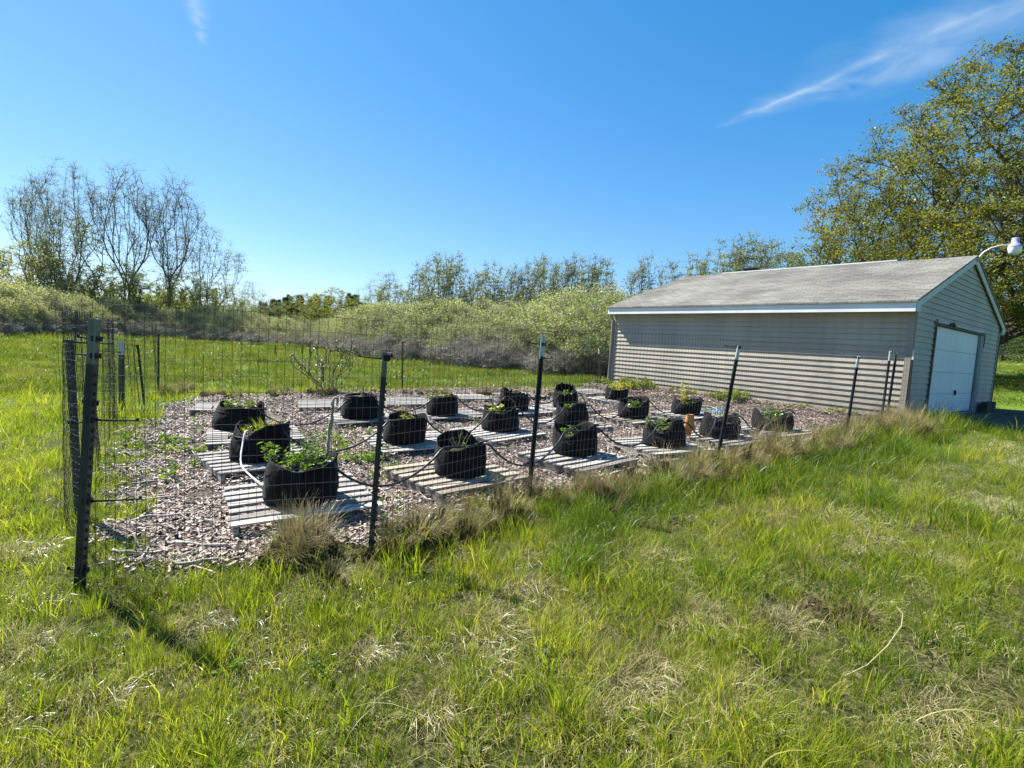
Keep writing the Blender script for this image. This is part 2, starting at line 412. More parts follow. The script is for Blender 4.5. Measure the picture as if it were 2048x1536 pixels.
# ------------------------------------------------------------------ ground sheet
nr, na = 210, 288
rad = np.concatenate([[0.0], np.geomspace(0.4, 2500, nr)])
ang = np.linspace(0, 2 * math.pi, na, endpoint=False)
V = [(0, 0, g(0, 0))]
RR, AA = np.meshgrid(rad[1:], ang, indexing='ij')
X = RR * np.cos(AA); Y = RR * np.sin(AA); Z = G(X, Y)
V = np.concatenate([np.array([[0, 0, g(0, 0)]]), np.stack([X, Y, Z], -1).reshape(-1, 3)])
F = []
ii = np.arange(nr - 1)[:, None]; jj = np.arange(na)[None, :]; j2 = (jj + 1) % na
F = np.stack([1 + ii * na + jj, 1 + (ii + 1) * na + jj, 1 + (ii + 1) * na + j2, 1 + ii * na + j2], -1).reshape(-1, 4)
# centre disc as thin quads
F = np.concatenate([F, np.array([[0, 1 + k, 1 + (k + 1) % na, 1 + (k + 2) % na] for k in range(0, na, 2)])])
gr = np_mesh('ground', V, F, M_ground); tag(gr, kind='structure')
gr.data.polygons.foreach_set('use_smooth', [True] * len(gr.data.polygons))

# ------------------------------------------------------------------ wood chip bed
BED = [pxg(205, 1150), pxg(225, 1000), pxg(300, 865), pxg(335, 806), pxg(420, 795), pxg(620, 788), pxg(820, 783), pxg(1000, 777),
       pxg(1200, 776), (4.1, 16.6), (8.2, 11.2), (7.2, 10.4), (5.7, 9.2), (3.5, 7.5), (2.3, 6.7), (1.0, 5.6), (0.2, 4.95), (-0.75, 4.1), (-1.2, 3.75), (-1.75, 3.42), (-2.3, 3.2)]
def inpoly(x, y, P):
    x = np.asarray(x, float); y = np.asarray(y, float); c = np.zeros(x.shape, bool); n = len(P)
    for i in range(n):
        x0, y0 = P[i]; x1, y1 = P[(i + 1) % n]
        k = (y0 > y) != (y1 > y)
        c ^= k & (x < (x1 - x0) * (y - y0) / ((y1 - y0) if abs(y1 - y0) > 1e-9 else 1e-9) + x0)
    return c
def inbed(x, y):
    jx = (vnoise(np.asarray(x) * 2.3, np.asarray(y) * 2.3, 11) - .5) * .55; jy = (vnoise(np.asarray(x) * 2.3, np.asarray(y) * 2.3, 12) - .5) * .55
    return inpoly(np.asarray(x) + jx, np.asarray(y) + jy, BED)
st = 0.12
xs = np.arange(-10, 10, st); ys = np.arange(2.4, 20, st)
XX, YY = np.meshgrid(xs, ys, indexing='ij')
ins = inbed(XX, YY)
vid = -np.ones(XX.shape, int); cell = ins[:-1, :-1] & ins[1:, :-1] & ins[1:, 1:] & ins[:-1, 1:]
use = np.zeros(XX.shape, bool); use[:-1, :-1] |= cell; use[1:, :-1] |= cell; use[1:, 1:] |= cell; use[:-1, 1:] |= cell
vid[use] = np.arange(use.sum())
zz = G(XX, YY) + 0.012 + 0.03 * fnoise(XX * 3, YY * 3, 7)
V = np.stack([XX, YY, zz], -1)[use]
ci, cj = np.nonzero(cell)
F = np.stack([vid[ci, cj], vid[ci + 1, cj], vid[ci + 1, cj + 1], vid[ci, cj + 1]], -1)
bed = np_mesh('path', V, F, M_mulch); tag(bed, kind='structure')

rng = np.random.default_rng(3)
chip_protos = [chips_proto('chips', 44, 0.14, 1, .010, .055), chips_proto('chips', 44, 0.14, 2, .008, .045), chips_proto('chips', 22, 0.18, 3, .05, .17)]
P = []
for (y0, y1, dens) in ((2.8, 6, 62), (6, 10, 34), (10, 18, 16)):
    n = int((y1 - y0) * 18 * dens); x = rng.uniform(-9, 9, n); y = rng.uniform(y0, y1, n)
    k = inbed(x, y); P.append(np.stack([x[k], y[k]], -1))
P = np.concatenate(P); n = len(P)
z = G(P[:, 0], P[:, 1]) + 0.02 + 0.02 * fnoise(P[:, 0] * 3, P[:, 1] * 3, 7)
s = rng.uniform(.8, 1.35, n) * np.clip(0.8 + P[:, 1] * .04, 1, 1.6)
scatter('wood_chips', np.column_stack([P, z]), np.column_stack([rng.normal(0, .05, n), rng.normal(0, .05, n), rng.uniform(0, 6.28, n)]),
        np.column_stack([s, s, s]), rng.choice(3, n, p=[.37, .37, .26]), chip_protos, 'pale weathered wood chips covering the garden floor')

# ------------------------------------------------------------------ grass
FENCE = [(-2.45, 2.98), (-0.92, 3.64), (0.23, 5.05), (2.61, 6.5), (5.92, 9.18), (7.35, 10.15), (8.15, 10.75)]
def dist_poly(x, y, PL):
    best = np.full(np.shape(x), 1e9); side = np.zeros(np.shape(x))
    for (x0, y0), (x1, y1) in zip(PL[:-1], PL[1:]):
        dx, dy = x1 - x0, y1 - y0; L2 = dx * dx + dy * dy
        t = np.clip(((x - x0) * dx + (y - y0) * dy) / L2, 0, 1)
        d = np.hypot(x - x0 - t * dx, y - y0 - t * dy); s = np.sign(dx * (y - y0) - dy * (x - x0))
        k = d < best; best = np.where(k, d, best); side = np.where(k, s, side)
    return best * side
def in_garage(x, y, m=0.0):
    a, c = to_garage(x, y); return (a > -m) & (a < GW + m) & (c > -m) & (c < GL + m)
def apron(x, y):
    a, c = to_garage(x, y); return (a > 0.9) & (a < 8.4) & (c < 0.02) & (c > -3.0 + 0.25 * np.sin(a * 2))
def sector(r0, r1, dens, rng, half=1.02):
    n = int(half * (r1 * r1 - r0 * r0) * dens); r = np.sqrt(rng.uniform(r0 * r0, r1 * r1, n)); a = rng.uniform(-half, half, n)
    return r * np.sin(a), r * np.cos(a)
GP = [blades('blades', 40, .10, .06, .20, .0042, .55, [M_grass, M_thatch], 1, .10),
      blades('blades', 32, .11, .08, .27, .0046, .5, [M_grass, M_thatch], 2, .06),
      blades('blades', 22, .12, .05, .14, .0045, .9, [M_grass, M_thatch], 3, .2, flat=.3),
      blades('blades', 26, .10, .14, .34, .0055, .55, [M_lush, M_thatch], 4, .03),
      blades('blades', 34, .16, .10, .24, .005, 1.0, [M_thatch, M_thatch], 5, 0, flat=.75),
      blades('blades', 16, .07, .16, .36, .0075, .45, [M_grass, M_thatch], 6, .04),
      blades('blades', 80, .30, .08, .22, .010, .55, [M_field, M_thatch], 7, .07, seg=2),
      blades('blades', 70, .30, .05, .12, .011, .9, [M_field, M_thatch], 8, .3, seg=2),
      blades('blades', 22, .10, .03, .09, .0045, 1.0, [M_thatch, M_thatch], 9, 0, flat=.6)]
STRAW = [(pxg(px, py), r * .6) for (px, py, r) in ((1530, 1040, .30), (1420, 1240, .32), (1300, 1330, .24), (1210, 1345, .26), (1275, 1375, .18), (430, 1250, .22), (225, 1400, .17), (740, 1310, .17), (1210, 1450, .24), (1060, 1180, .24), (1560, 1240, .2), (60, 1290, .24), (1900, 1130, .26), (1480, 1420, .18), (860, 1420, .15), (1700, 1100, .22), (620, 1190, .15), (1850, 1420, .2), (40, 1110, .25))]
rng = np.random.default_rng(11)
PX, PY, SS, ID, ZS = [], [], [], [], []
for (r0, r1, dens, sc) in ((0.7, 3.2, 480, .6), (3.2, 5.5, 360, .66), (5.5, 9, 150, .8), (9, 16, 52, 1.1), (16, 30, 8, 1.3), (30, 60, 2.6, 2.1), (60, 110, .5, 3.6)):
    x, y = sector(r0, r1, dens, rng, 1.45 if r0 < 9 else 1.15)
    bedm = inbed(x, y); fd = dist_poly(x, y, FENCE)
    keep = ~in_garage(x, y, .03) & ~apron(x, y)
    # few tufts inside the bed, more along its left side
    inb = bedm & (rng.uniform(size=len(x)) > 0.035)
    keep &= ~inb
    pn = fnoise(x * 1.1, y * 1.1, 21); pn2 = fnoise(x * .45 + 9, y * .45, 33)
    keep &= rng.uniform(size=len(x)) < np.clip((pn - .27) * 4.5, .5, 1)
    for ((sx_, sy_), sr2) in STRAW: keep &= (np.hypot(x - sx_, y - sy_) > sr2 * (.6 + .8 * vnoise(x * 7, y * 7, 3))) | (rng.uniform(size=len(x)) < .4)
    x, y, fd, pn, pn2, bedm = x[keep], y[keep], fd[keep], pn[keep], pn2[keep], bedm[keep]
    u = rng.uniform(size=len(x)); idx = np.zeros(len(x), int)
    if r0 < 16:
        idx = np.where(u < .34, 0, np.where(u < .60, 1, np.where(u < .86, 2, 5)))
        thp = np.clip((.45 - fnoise(x * 1.9, y * 1.9, 23)) * 3.2, 0.04, .45) * (fd < 0.2)
        idx = np.where(rng.uniform(size=len(x)) < thp, 4, idx); idx = np.where(rng.uniform(size=len(x)) < .10, 8, idx)
        lush = (fd < -.3) & (fd > -.7 - 1.3 * vnoise(x * .8, y * .8, 5)) & (x > .1 + .9 * vnoise(x * 2, y * 2, 8))
        idx = np.where(lush & (rng.uniform(size=len(x)) < .45), 3, idx)
        
    else:
        idx = np.where(u < .62, 6, 7)
    s = sc * rng.uniform(.7, 1.25, len(x)) * (.72 + .6 * pn2) * (.50 + 1.0 * fnoise(x * 3.0, y * 3.0, 44))
    zs = s * rng.uniform(.8, 1.15, len(x)) * (.84 if r0 < 5.5 else .84 if r0 < 9 else .9 if r0 < 16 else .8)
    a_, c_ = to_garage(x, y)
    mown = (a_ > GW - .5) | ((c_ < 0) & (a_ > 4)); zs = np.where(mown, zs * .5, zs)
    zs = np.where(bedm, zs * .7, zs); nf = (np.abs(fd + .15) < .5) & (r0 < 16) & (x > -2.2); zs = np.where(nf & (fd > -.12), zs * .8, zs); zs = np.where((fd < -.12) & (fd > -.55 - .6 * vnoise(x * 1.3, y * 1.3, 6)) & (r0 < 16), zs * 1.4, zs)
    PX.append(x); PY.append(y); SS.append(s); ID.append(idx); ZS.append(zs)
PX, PY, SS, ID, ZS = map(np.concatenate, (PX, PY, SS, ID, ZS)); n = len(PX)
scatter('grass', np.column_stack([PX, PY, G(PX, PY) - .01]), np.column_stack([rng.normal(0, .10, n), rng.normal(0.05, .10, n), rng.uniform(0, 6.28, n)]),
        np.column_stack([SS, SS, ZS]), ID, GP, 'bright green meadow grass with pale thatch showing between the blades')

def tuft(name, n, rad, h0, h1, wid, mats, seed, fr2, core, droop=.6):
    """matted tussock: strands rise from the heart and fall outwards over a dense core added to block light"""
    r = np.random.default_rng(seed); V = []; F = []; MI = []
    for i in range(n):
        a = r.uniform(0, 6.283); q = rad * r.uniform(.05, .75); h = r.uniform(h0, h1); out = h * r.uniform(.15, 1.0) * droop; tw = r.normal() * .5; ww = wid * r.uniform(.6, 1.3); o = len(V); seg = 5
        for k in range(seg + 1):
            t = k / seg; rr = q + out * t ** 1.8; aa = a + tw * t * .4; z = h * (1.25 * t - .45 * droop * t ** 3 * (1 + .6 * (out / h)))
            x, y = rr * math.cos(aa) + .05 * t, rr * math.sin(aa); w_ = ww * (1 - .8 * t); fa = a + 1.57 + r.normal() * .3
            V += [(x - math.cos(fa) * w_, y - math.sin(fa) * w_, z), (x + math.cos(fa) * w_, y + math.sin(fa) * w_, z)]
        m = 1 if r.uniform() < fr2 else 0
        for k in range(seg): F.append((o + 2 * k, o + 2 * k + 1, o + 2 * k + 3, o + 2 * k + 2)); MI.append(m)
    if core:
        for i in range(core):
            a = r.uniform(0, 6.283); q = rad * math.sqrt(r.uniform()) * .8; hh = h1 * .55 * (1 - (q / rad) ** 2 * .6) * r.uniform(.7, 1); w_ = rad * .16; fa = r.uniform(0, 3.14); x, y = q * math.cos(a), q * math.sin(a); o = len(V)
            V += [(x - math.cos(fa) * w_, y - math.sin(fa) * w_, -.02), (x + math.cos(fa) * w_, y + math.sin(fa) * w_, -.02), (x + math.cos(fa) * w_ * .5, y + math.sin(fa) * w_ * .5, hh), (x - math.cos(fa) * w_ * .5, y - math.sin(fa) * w_ * .5, hh)]
            F.append((o, o + 1, o + 2, o + 3)); MI.append(2)
    return np_mesh(name, V, F, mats, link=False, mi=MI)
M_core = mat('dead_grass_light_block', (0.035, 0.024, 0.013), 1, (0.09, 0.065, 0.035), 30, .5, 60)  # dark tuft core, added beneath the strands to block light
# dry tufts along the near fence, the bed's back edge, the posts and the garage corner
DP = [tuft('tuft', 190, .15, .16, .40, .0021, [M_dry, M_thatch, M_core], 31, .25, 60), tuft('tuft', 170, .17, .10, .32, .0021, [M_dry, M_grass, M_core], 32, .25, 55, .8),
      tuft('tuft', 90, .10, .22, .50, .0019, [M_thatch, M_dry, M_core], 33, .5, 20, .45), tuft('tuft', 110, .20, .05, .18, .0023, [M_dry, M_thatch, M_core], 34, .3, 20, 1.1),
      blades('tuft', 46, .13, .13, .36, .005, .6, [M_grass, M_dry], 35, .2),
      blades('straw', 60, .16, .10, .30, .0042, 1.0, [M_thatch, M_thatch], 36, 0, flat=.8)]
PX, PY, SS, ID, ZS = [], [], [], [], []
def along(PL, t):
    seg = [math.dist(a, b) for a, b in zip(PL[:-1], PL[1:])]; L = sum(seg); d = t * L
    for (a, b), l in zip(zip(PL[:-1], PL[1:]), seg):
        if d <= l or (a, b) == (PL[-2], PL[-1]): return a[0] + (b[0] - a[0]) * d / l, a[1] + (b[1] - a[1]) * d / l, (b[0] - a[0]) / l, (b[1] - a[1]) / l
        d -= l
TUFT = [(-1.75, 3.2), (-0.92, 3.62), (0.1, 4.75), (2.45, 6.3), (5.85, 9.0), (7.3, 10.0)]
for i in range(26):
    t = .13 + .87 * (i + rng.uniform(-.5, .5)) / 26; x0, y0, tx, ty = along(TUFT, min(max(t, .02), .99)); big = rng.uniform(.7, 1.35) * (1.15 if t < .4 else 1.5)
    if .20 < t < .27: big *= .6
    r_c = rng.uniform(.14, .30) * big; o0 = rng.normal(-.05, .1); kk = int(13 * big)
    for _ in range(kk):
        a = rng.uniform(0, 6.28); q = r_c * math.sqrt(rng.uniform()); x = x0 - ty * o0 + q * math.cos(a); y = y0 + tx * o0 + q * math.sin(a)
        s = big * rng.uniform(.55, .9) * (1.1 - .5 * q / r_c); PX.append(x); PY.append(y); SS.append(max(s, .5)); ZS.append(s * rng.uniform(.8, 1.1)); ID.append(int(rng.choice([0, 0, 1, 1, 2, 3, 4, 4, 4])))
for i in range(260):
    t = rng.uniform(.02, 1); x, y, tx, ty = along(TUFT, t); o = rng.normal(0, .16); x, y = x - ty * o, y + tx * o
    s = rng.uniform(.35, .75); PX.append(x); PY.append(y); SS.append(s); ZS.append(s * rng.uniform(.6, 1.0)); ID.append(int(rng.choice([1, 3, 3, 4, 4])))
for (cx, cy, r, k, sc) in ((-1.35, 3.5, .16, 14, 1.0), (7.2, 9.75, .45, 30, 1.45), (6.6, 9.35, .3, 14, 1.15), (8.0, 10.25, .4, 14, .95), (2.6, 6.35, .2, 14, .95), (0.2, 4.95, .15, 8, .8),
                           (-8.5, 13, .4, 12, .9), (-6.9, 12.6, .5, 12, .8), (-5.0, 13.9, .4, 12, .9), (-2.3, 14.6, .7, 18, .7), (-.6, 15.0, .5, 14, .9), (0.8, 15.4, .6, 14, .7), (-5.9, 13.4, .4, 8, .7)):
    for _ in range(k):
        a = rng.uniform(0, 6.28); q = r * math.sqrt(rng.uniform())
        s = sc * rng.uniform(.7, 1.15)
        PX.append(cx + q * math.cos(a)); PY.append(cy + q * math.sin(a)); SS.append(s); ZS.append(s); ID.append(int(rng.choice([0, 1, 2])))
# matted straw patches and one dead mound in the near grass
for ((cx, cy), r) in STRAW:
    for _ in range(int(3 + r * r * 190)):
        a = rng.uniform(0, 6.28); q = r * math.sqrt(rng.uniform()); s = rng.uniform(.5, .85); PX.append(cx + q * math.cos(a)); PY.append(cy + .8 * q * math.sin(a)); SS.append(s); ZS.append(s * 1.2); ID.append(5)
cx, cy = pxg(1665, 1225)
for _ in range(9):
    a = rng.uniform(0, 6.28); q = .16 * math.sqrt(rng.uniform()); s = rng.uniform(.6, .85); PX.append(cx + q * math.cos(a)); PY.append(cy + q * math.sin(a)); SS.append(s); ZS.append(s * .75); ID.append(int(rng.choice([1, 3, 3])))
# along the garage wall and behind the bed
for i in range(170):
    c = rng.uniform(.0, GL); a = -rng.uniform(.03, .35); x = GX0 + a * math.cos(GYAW) - c * math.sin(GYAW); y = GY0 + a * math.sin(GYAW) + c * math.cos(GYAW)
    s = rng.uniform(.35, .75); PX.append(x); PY.append(y); SS.append(s); ZS.append(s * .7); ID.append(int(rng.choice([1, 3, 3])))
for i in range(120):
    x, y = rng.uniform(-8.5, 3.2), 0; y = 13.2 + (x + 8.6) * .42 + rng.normal(0, .25)
    s = rng.uniform(.4, .9); PX.append(x); PY.append(y); SS.append(s); ZS.append(s * .7); ID.append(int(rng.choice([0, 1, 3])))
PX = np.array(PX); PY = np.array(PY); n = len(PX)
scatter('dry_grass', np.column_stack([PX, PY, G(PX, PY) - .01]), np.column_stack([rng.normal(0, .12, n), rng.normal(0.05, .12, n), rng.uniform(0, 6.28, n)]),
        np.column_stack([SS, SS, ZS]), ID, DP, 'tan dead grass tufts along the wire fence and the bed edges')

ST = [blades('stalk', 3, .05, .35, .75, .0042, .9, [M_thatch, M_thatch], 81, 0, seg=7), blades('stalk', 2, .03, .3, .6, .006, 1.5, [M_thatch, M_thatch], 82, 0, seg=7), blades('stalk', 4, .06, .25, .5, .007, .7, [M_grass, M_thatch], 83, 0, seg=6)]
x, y = sector(1.3, 9, 3.2, rng); k = ~inbed(x, y) & ~in_garage(x, y, .1) & (dist_poly(x, y, FENCE) < 0); x, y = x[k], y[k]; n = len(x); s = rng.uniform(.5, 1.0, n)
scatter('long_stalks', np.column_stack([x, y, G(x, y)]), np.column_stack([rng.normal(0, .25, n), rng.normal(0, .25, n), rng.uniform(0, 6.28, n)]), np.column_stack([s, s, s]), rng.integers(0, 3, n), ST, 'long bent pale stalks standing above the near grass')
# small weeds between the chips and against the wall
def leaf_quads(r, pts, dirs, size, aspect=.45, droop=.3):
    """diamond leaves from points outwards"""
    n = len(pts); pts = np.asarray(pts, float); dirs = np.asarray(dirs, float)
    dirs = dirs / np.maximum(np.linalg.norm(dirs, axis=1, keepdims=True), 1e-6)
    sz = size * r.uniform(.6, 1.25, n)[:, None]
    rnd = r.normal(size=(n, 3)); side = np.cross(dirs, rnd); side /= np.maximum(np.linalg.norm(side, axis=1, keepdims=True), 1e-6)
    a = pts; b = pts + dirs * sz * .5 + side * sz * aspect * .5; d = pts + dirs * sz * .5 - side * sz * aspect * .5
    c = pts + dirs * sz; c[:, 2] -= (sz[:, 0] * droop)
    V = np.stack([a, b, c, d], 1).reshape(-1, 3); F = np.arange(n * 4).reshape(-1, 4)
    return V, F
def leafy(name, seed, nst, h, leaf, mats, spread=.12, nl=14, link=False, parent=None, aspect=.4, base=.06):
    r = np.random.default_rng(seed); mb = MB(); P_, D_ = [], []
    for i in range(nst):
        a = r.uniform(0, 6.283); q = base * math.sqrt(r.uniform()); hh = h * r.uniform(.55, 1.1)
        p0 = Vector((q * math.cos(a), q * math.sin(a), 0)); p1 = p0 + Vector((math.cos(a) * spread * r.uniform(.2, 1), math.sin(a) * spread * r.uniform(.2, 1), hh))
        pm = (p0 + p1) / 2 + Vector((0, 0, hh * .08)); mb.tube([p0, pm, p1], [.003, .0025, .0015], 3, 0)
        for k in range(nl):
            t = .15 + .85 * k / nl; pp = p0.lerp(p1, t); b = r.uniform(0, 6.283)
            P_.append(tuple(pp)); D_.append((math.cos(b), math.sin(b), r.uniform(.1, .9)))
    V, F = leaf_quads(r, P_, D_, leaf, aspect)
    for q in range(len(F)): mb.add(V[q * 4:q * 4 + 4], [(0, 1, 2, 3)], 1)
    return mb.build(name, mats, parent, link=link)
WP = [leafy('weed', 1, 5, .10, .05, [M_stem, M_leaf_bright], .1, 10), leafy('weed', 2, 6, .06, .045, [M_stem, M_leaf_bright], .12, 8),
      leafy('weed', 3, 8, .3, .08, [M_stem, M_leaf_mid], .16, 12, base=.12), blades('weed', 24, .06, .05, .14, .006, .8, [M_grass, M_thatch], 61, .1)]
PX, PY, SS, ID = [], [], [], []
for i in range(620):
    x = rng.uniform(-8, 7); y = rng.uniform(3, 16)
    if not bool(inbed(x, y)): continue
    dn = fnoise(x * .8, y * .8, 77) + (.08 if x < -3.4 and y < 7 else 0)
    if dn < .55: continue
    PX.append(x); PY.append(y); SS.append(rng.uniform(.5, 1.3)); ID.append(int(rng.choice([0, 1, 3, 3])))
for (cx, cy, r, k) in ((-2.45, 7.6, .35, 16), (-1.9, 6.4, .2, 10), (-1.3, 5.9, .2, 12), (-3.9, 5.9, .5, 12), (-4.5, 6.6, .4, 12), (-2.3, 6.9, .3, 8), (-1.0, 4.6, .3, 10)):
    for _ in range(k):
        PX.append(cx + rng.normal(0, r)); PY.append(cy + rng.normal(0, r)); SS.append(rng.uniform(.8, 1.8)); ID.append(int(rng.choice([0, 1, 3, 3])))
for (c, k, s) in ((7.4, 8, 1.1), (6.8, 8, 1.2), (6.2, 5, .8), (3.9, 10, 1.0), (3.6, 6, 1.1), (2.0, 5, .6), (1.2, 4, .6), (5.0, 3, .6)):
    for _ in range(k):
        a = -rng.uniform(.15, .55); cc = c + rng.normal(0, .18)
        PX.append(GX0 + a * math.cos(GYAW) - cc * math.sin(GYAW)); PY.append(GY0 + a * math.sin(GYAW) + cc * math.cos(GYAW)); SS.append(s * rng.uniform(.6, 1.1)); ID.append(2)
x, y = sector(1.4, 8, 2.2, rng); k = ~inbed(x, y) & (dist_poly(x, y, FENCE) < -.3)
for a, b in zip(x[k], y[k]): PX.append(a); PY.append(b); SS.append(rng.uniform(.35, .8)); ID.append(int(rng.choice([0, 1])))
PX = np.array(PX); PY = np.array(PY); n = len(PX)
scatter('weeds', np.column_stack([PX, PY, G(PX, PY) + .01]), np.column_stack([np.zeros(n), np.zeros(n), rng.uniform(0, 6.28, n)]),
        np.column_stack([SS, SS, SS]), ID, WP, 'low green weeds sprouting through the chips and by the garage wall')

# ------------------------------------------------------------------ garage
M_siding = mat('taupe_siding', (0.33, 0.29, 0.235), 0.55, (0.385, 0.34, 0.275), 1.2, 0.05, 90, spec=0.35, stretch=(1, 1, .3))
def sidingfix(m):
    t = m.node_tree; b = t.nodes['Principled BSDF']; src = b.inputs['Base Color'].links[0].from_socket
    tcn = N(t, 'ShaderNodeTexCoord'); sx = N(t, 'ShaderNodeSeparateXYZ'); LK(t, tcn.outputs['Object'], sx.inputs[0])
    n = N(t, 'ShaderNodeTexNoise'); n.inputs['Scale'].default_value = 3.5; n.inputs['Detail'].default_value = 7; LK(t, tcn.outputs['Object'], n.inputs['Vector'])
    mr = N(t, 'ShaderNodeMapRange'); mr.inputs[1].default_value = .75; mr.inputs[2].default_value = .0; LK(t, sx.outputs[2], mr.inputs[0])
    mu = N(t, 'ShaderNodeMath', operation='MULTIPLY'); LK(t, mr.outputs[0], mu.inputs[0]); LK(t, n.outputs[0], mu.inputs[1])
    st = N(t, 'ShaderNodeTexNoise'); st.inputs['Scale'].default_value = 2.2; st.inputs['Detail'].default_value = 5; mp = N(t, 'ShaderNodeMapping'); mp.inputs['Scale'].default_value = (3, 3, .25)
    LK(t, tcn.outputs['Object'], mp.inputs[0]); LK(t, mp.outputs[0], st.inputs['Vector'])
    m2 = N(t, 'ShaderNodeMapRange'); m2.inputs[1].default_value = .5; m2.inputs[2].default_value = .8; m2.inputs[4].default_value = .35; LK(t, st.outputs[0], m2.inputs[0])
    ad = N(t, 'ShaderNodeMath', operation='ADD'); ad.use_clamp = True; LK(t, mu.outputs[0], ad.inputs[0]); LK(t, m2.outputs[0], ad.inputs[1])
    mx = N(t, 'ShaderNodeMix', data_type='RGBA'); LK(t, ad.outputs[0], mx.inputs[0]); LK(t, src, mx.inputs[6]); mx.inputs[7].default_value = (.17, .15, .11, 1); LK(t, mx.outputs[2], b.inputs['Base Color'])
sidingfix(M_siding)
M_white = mat('white_trim', (0.62, 0.63, 0.64), 0.5, (0.74, 0.75, 0.76), 1.5, spec=.4)
M_trimgrey = mat('grey_trim', (0.42, 0.43, 0.42), 0.55, (0.50, 0.51, 0.50), 2)
M_corner = mat('corner_trim', (0.25, 0.222, 0.185), 0.55, (0.29, 0.258, 0.215), 2)
M_door = mat('white_door', (0.60, 0.63, 0.65), 0.45, (0.68, 0.70, 0.71), .8)
M_wood_dark = mat('dark_jamb', (0.07, 0.05, 0.04), 0.85, (0.16, 0.12, 0.09), 6, .3)
M_wood_grey = mat('weathered_jamb', (0.20, 0.19, 0.185), 0.85, (0.33, 0.31, 0.30), 5, .3, stretch=(1, 1, .2))
M_black = mat('black_paint', (0.015, 0.015, 0.017), 0.5)
M_concrete = mat('concrete', (0.28, 0.26, 0.24), 0.9, (0.40, 0.38, 0.35), 6, .4)
M_apron = mat('shaded_driveway_earth', (0.045, 0.035, 0.028), 0.95, (0.11, 0.09, 0.07), 8, .6, 30)
def shinglemat():
    m = bpy.data.materials.new('shingles'); m.use_nodes = True; t = m.node_tree; b = t.nodes['Principled BSDF']
    b.inputs['Roughness'].default_value = .9; b.inputs['Specular IOR Level'].default_value = .2
    tcn = N(t, 'ShaderNodeTexCoord'); mp = N(t, 'ShaderNodeMapping'); mp.inputs['Rotation'].default_value = (0, 0, math.pi / 2)
    LK(t, tcn.outputs['Object'], mp.inputs[0])
    br = N(t, 'ShaderNodeTexBrick'); LK(t, mp.outputs[0], br.inputs['Vector'])
    br.inputs['Scale'].default_value = 1; br.inputs['Brick Width'].default_value = .3; br.inputs['Row Height'].default_value = .135
    br.inputs['Mortar Size'].default_value = .008; br.inputs['Color1'].default_value = (.135, .132, .125, 1); br.inputs['Color2'].default_value = (.20, .196, .186, 1)
    br.inputs['Mortar'].default_value = (.07, .065, .06, 1); br.inputs['Bias'].default_value = 0
    n = N(t, 'ShaderNodeTexNoise'); n.inputs['Scale'].default_value = .7; n.inputs['Detail'].default_value = 8; LK(t, tcn.outputs['Object'], n.inputs['Vector'])
    r = N(t, 'ShaderNodeValToRGB'); r.color_ramp.elements[0].color = (.74, .71, .68, 1); r.color_ramp.elements[1].color = (1.2, 1.2, 1.15, 1)
    r.color_ramp.elements[0].position = .35; r.color_ramp.elements[1].position = .65
    LK(t, n.outputs[0], r.inputs[0])
    mm = N(t, 'ShaderNodeMix', data_type='RGBA', blend_type='MULTIPLY'); mm.inputs[0].default_value = 1
    LK(t, br.outputs[0], mm.inputs[6]); LK(t, r.outputs[0], mm.inputs[7]); LK(t, mm.outputs[2], b.inputs['Base Color'])
    return m
M_shingle = shinglemat()
Lg, Wg, Hw, SL, OE, OG, FT = GL, GW, 2.4886, 0.3678, 0.3115, 0.08, 0.2126
D0, D1, DH = 1.393, 5.47, 2.103
gar = thing('garage', 'tan vinyl sided garage with grey shingle roof and white overhead door', 'garage', (GX0, GY0, GZ), GYAW)
EX = .127
def ridge_h(x): return Hw - .03 + SL * (min(x, Wg - x) + OE) if True else 0
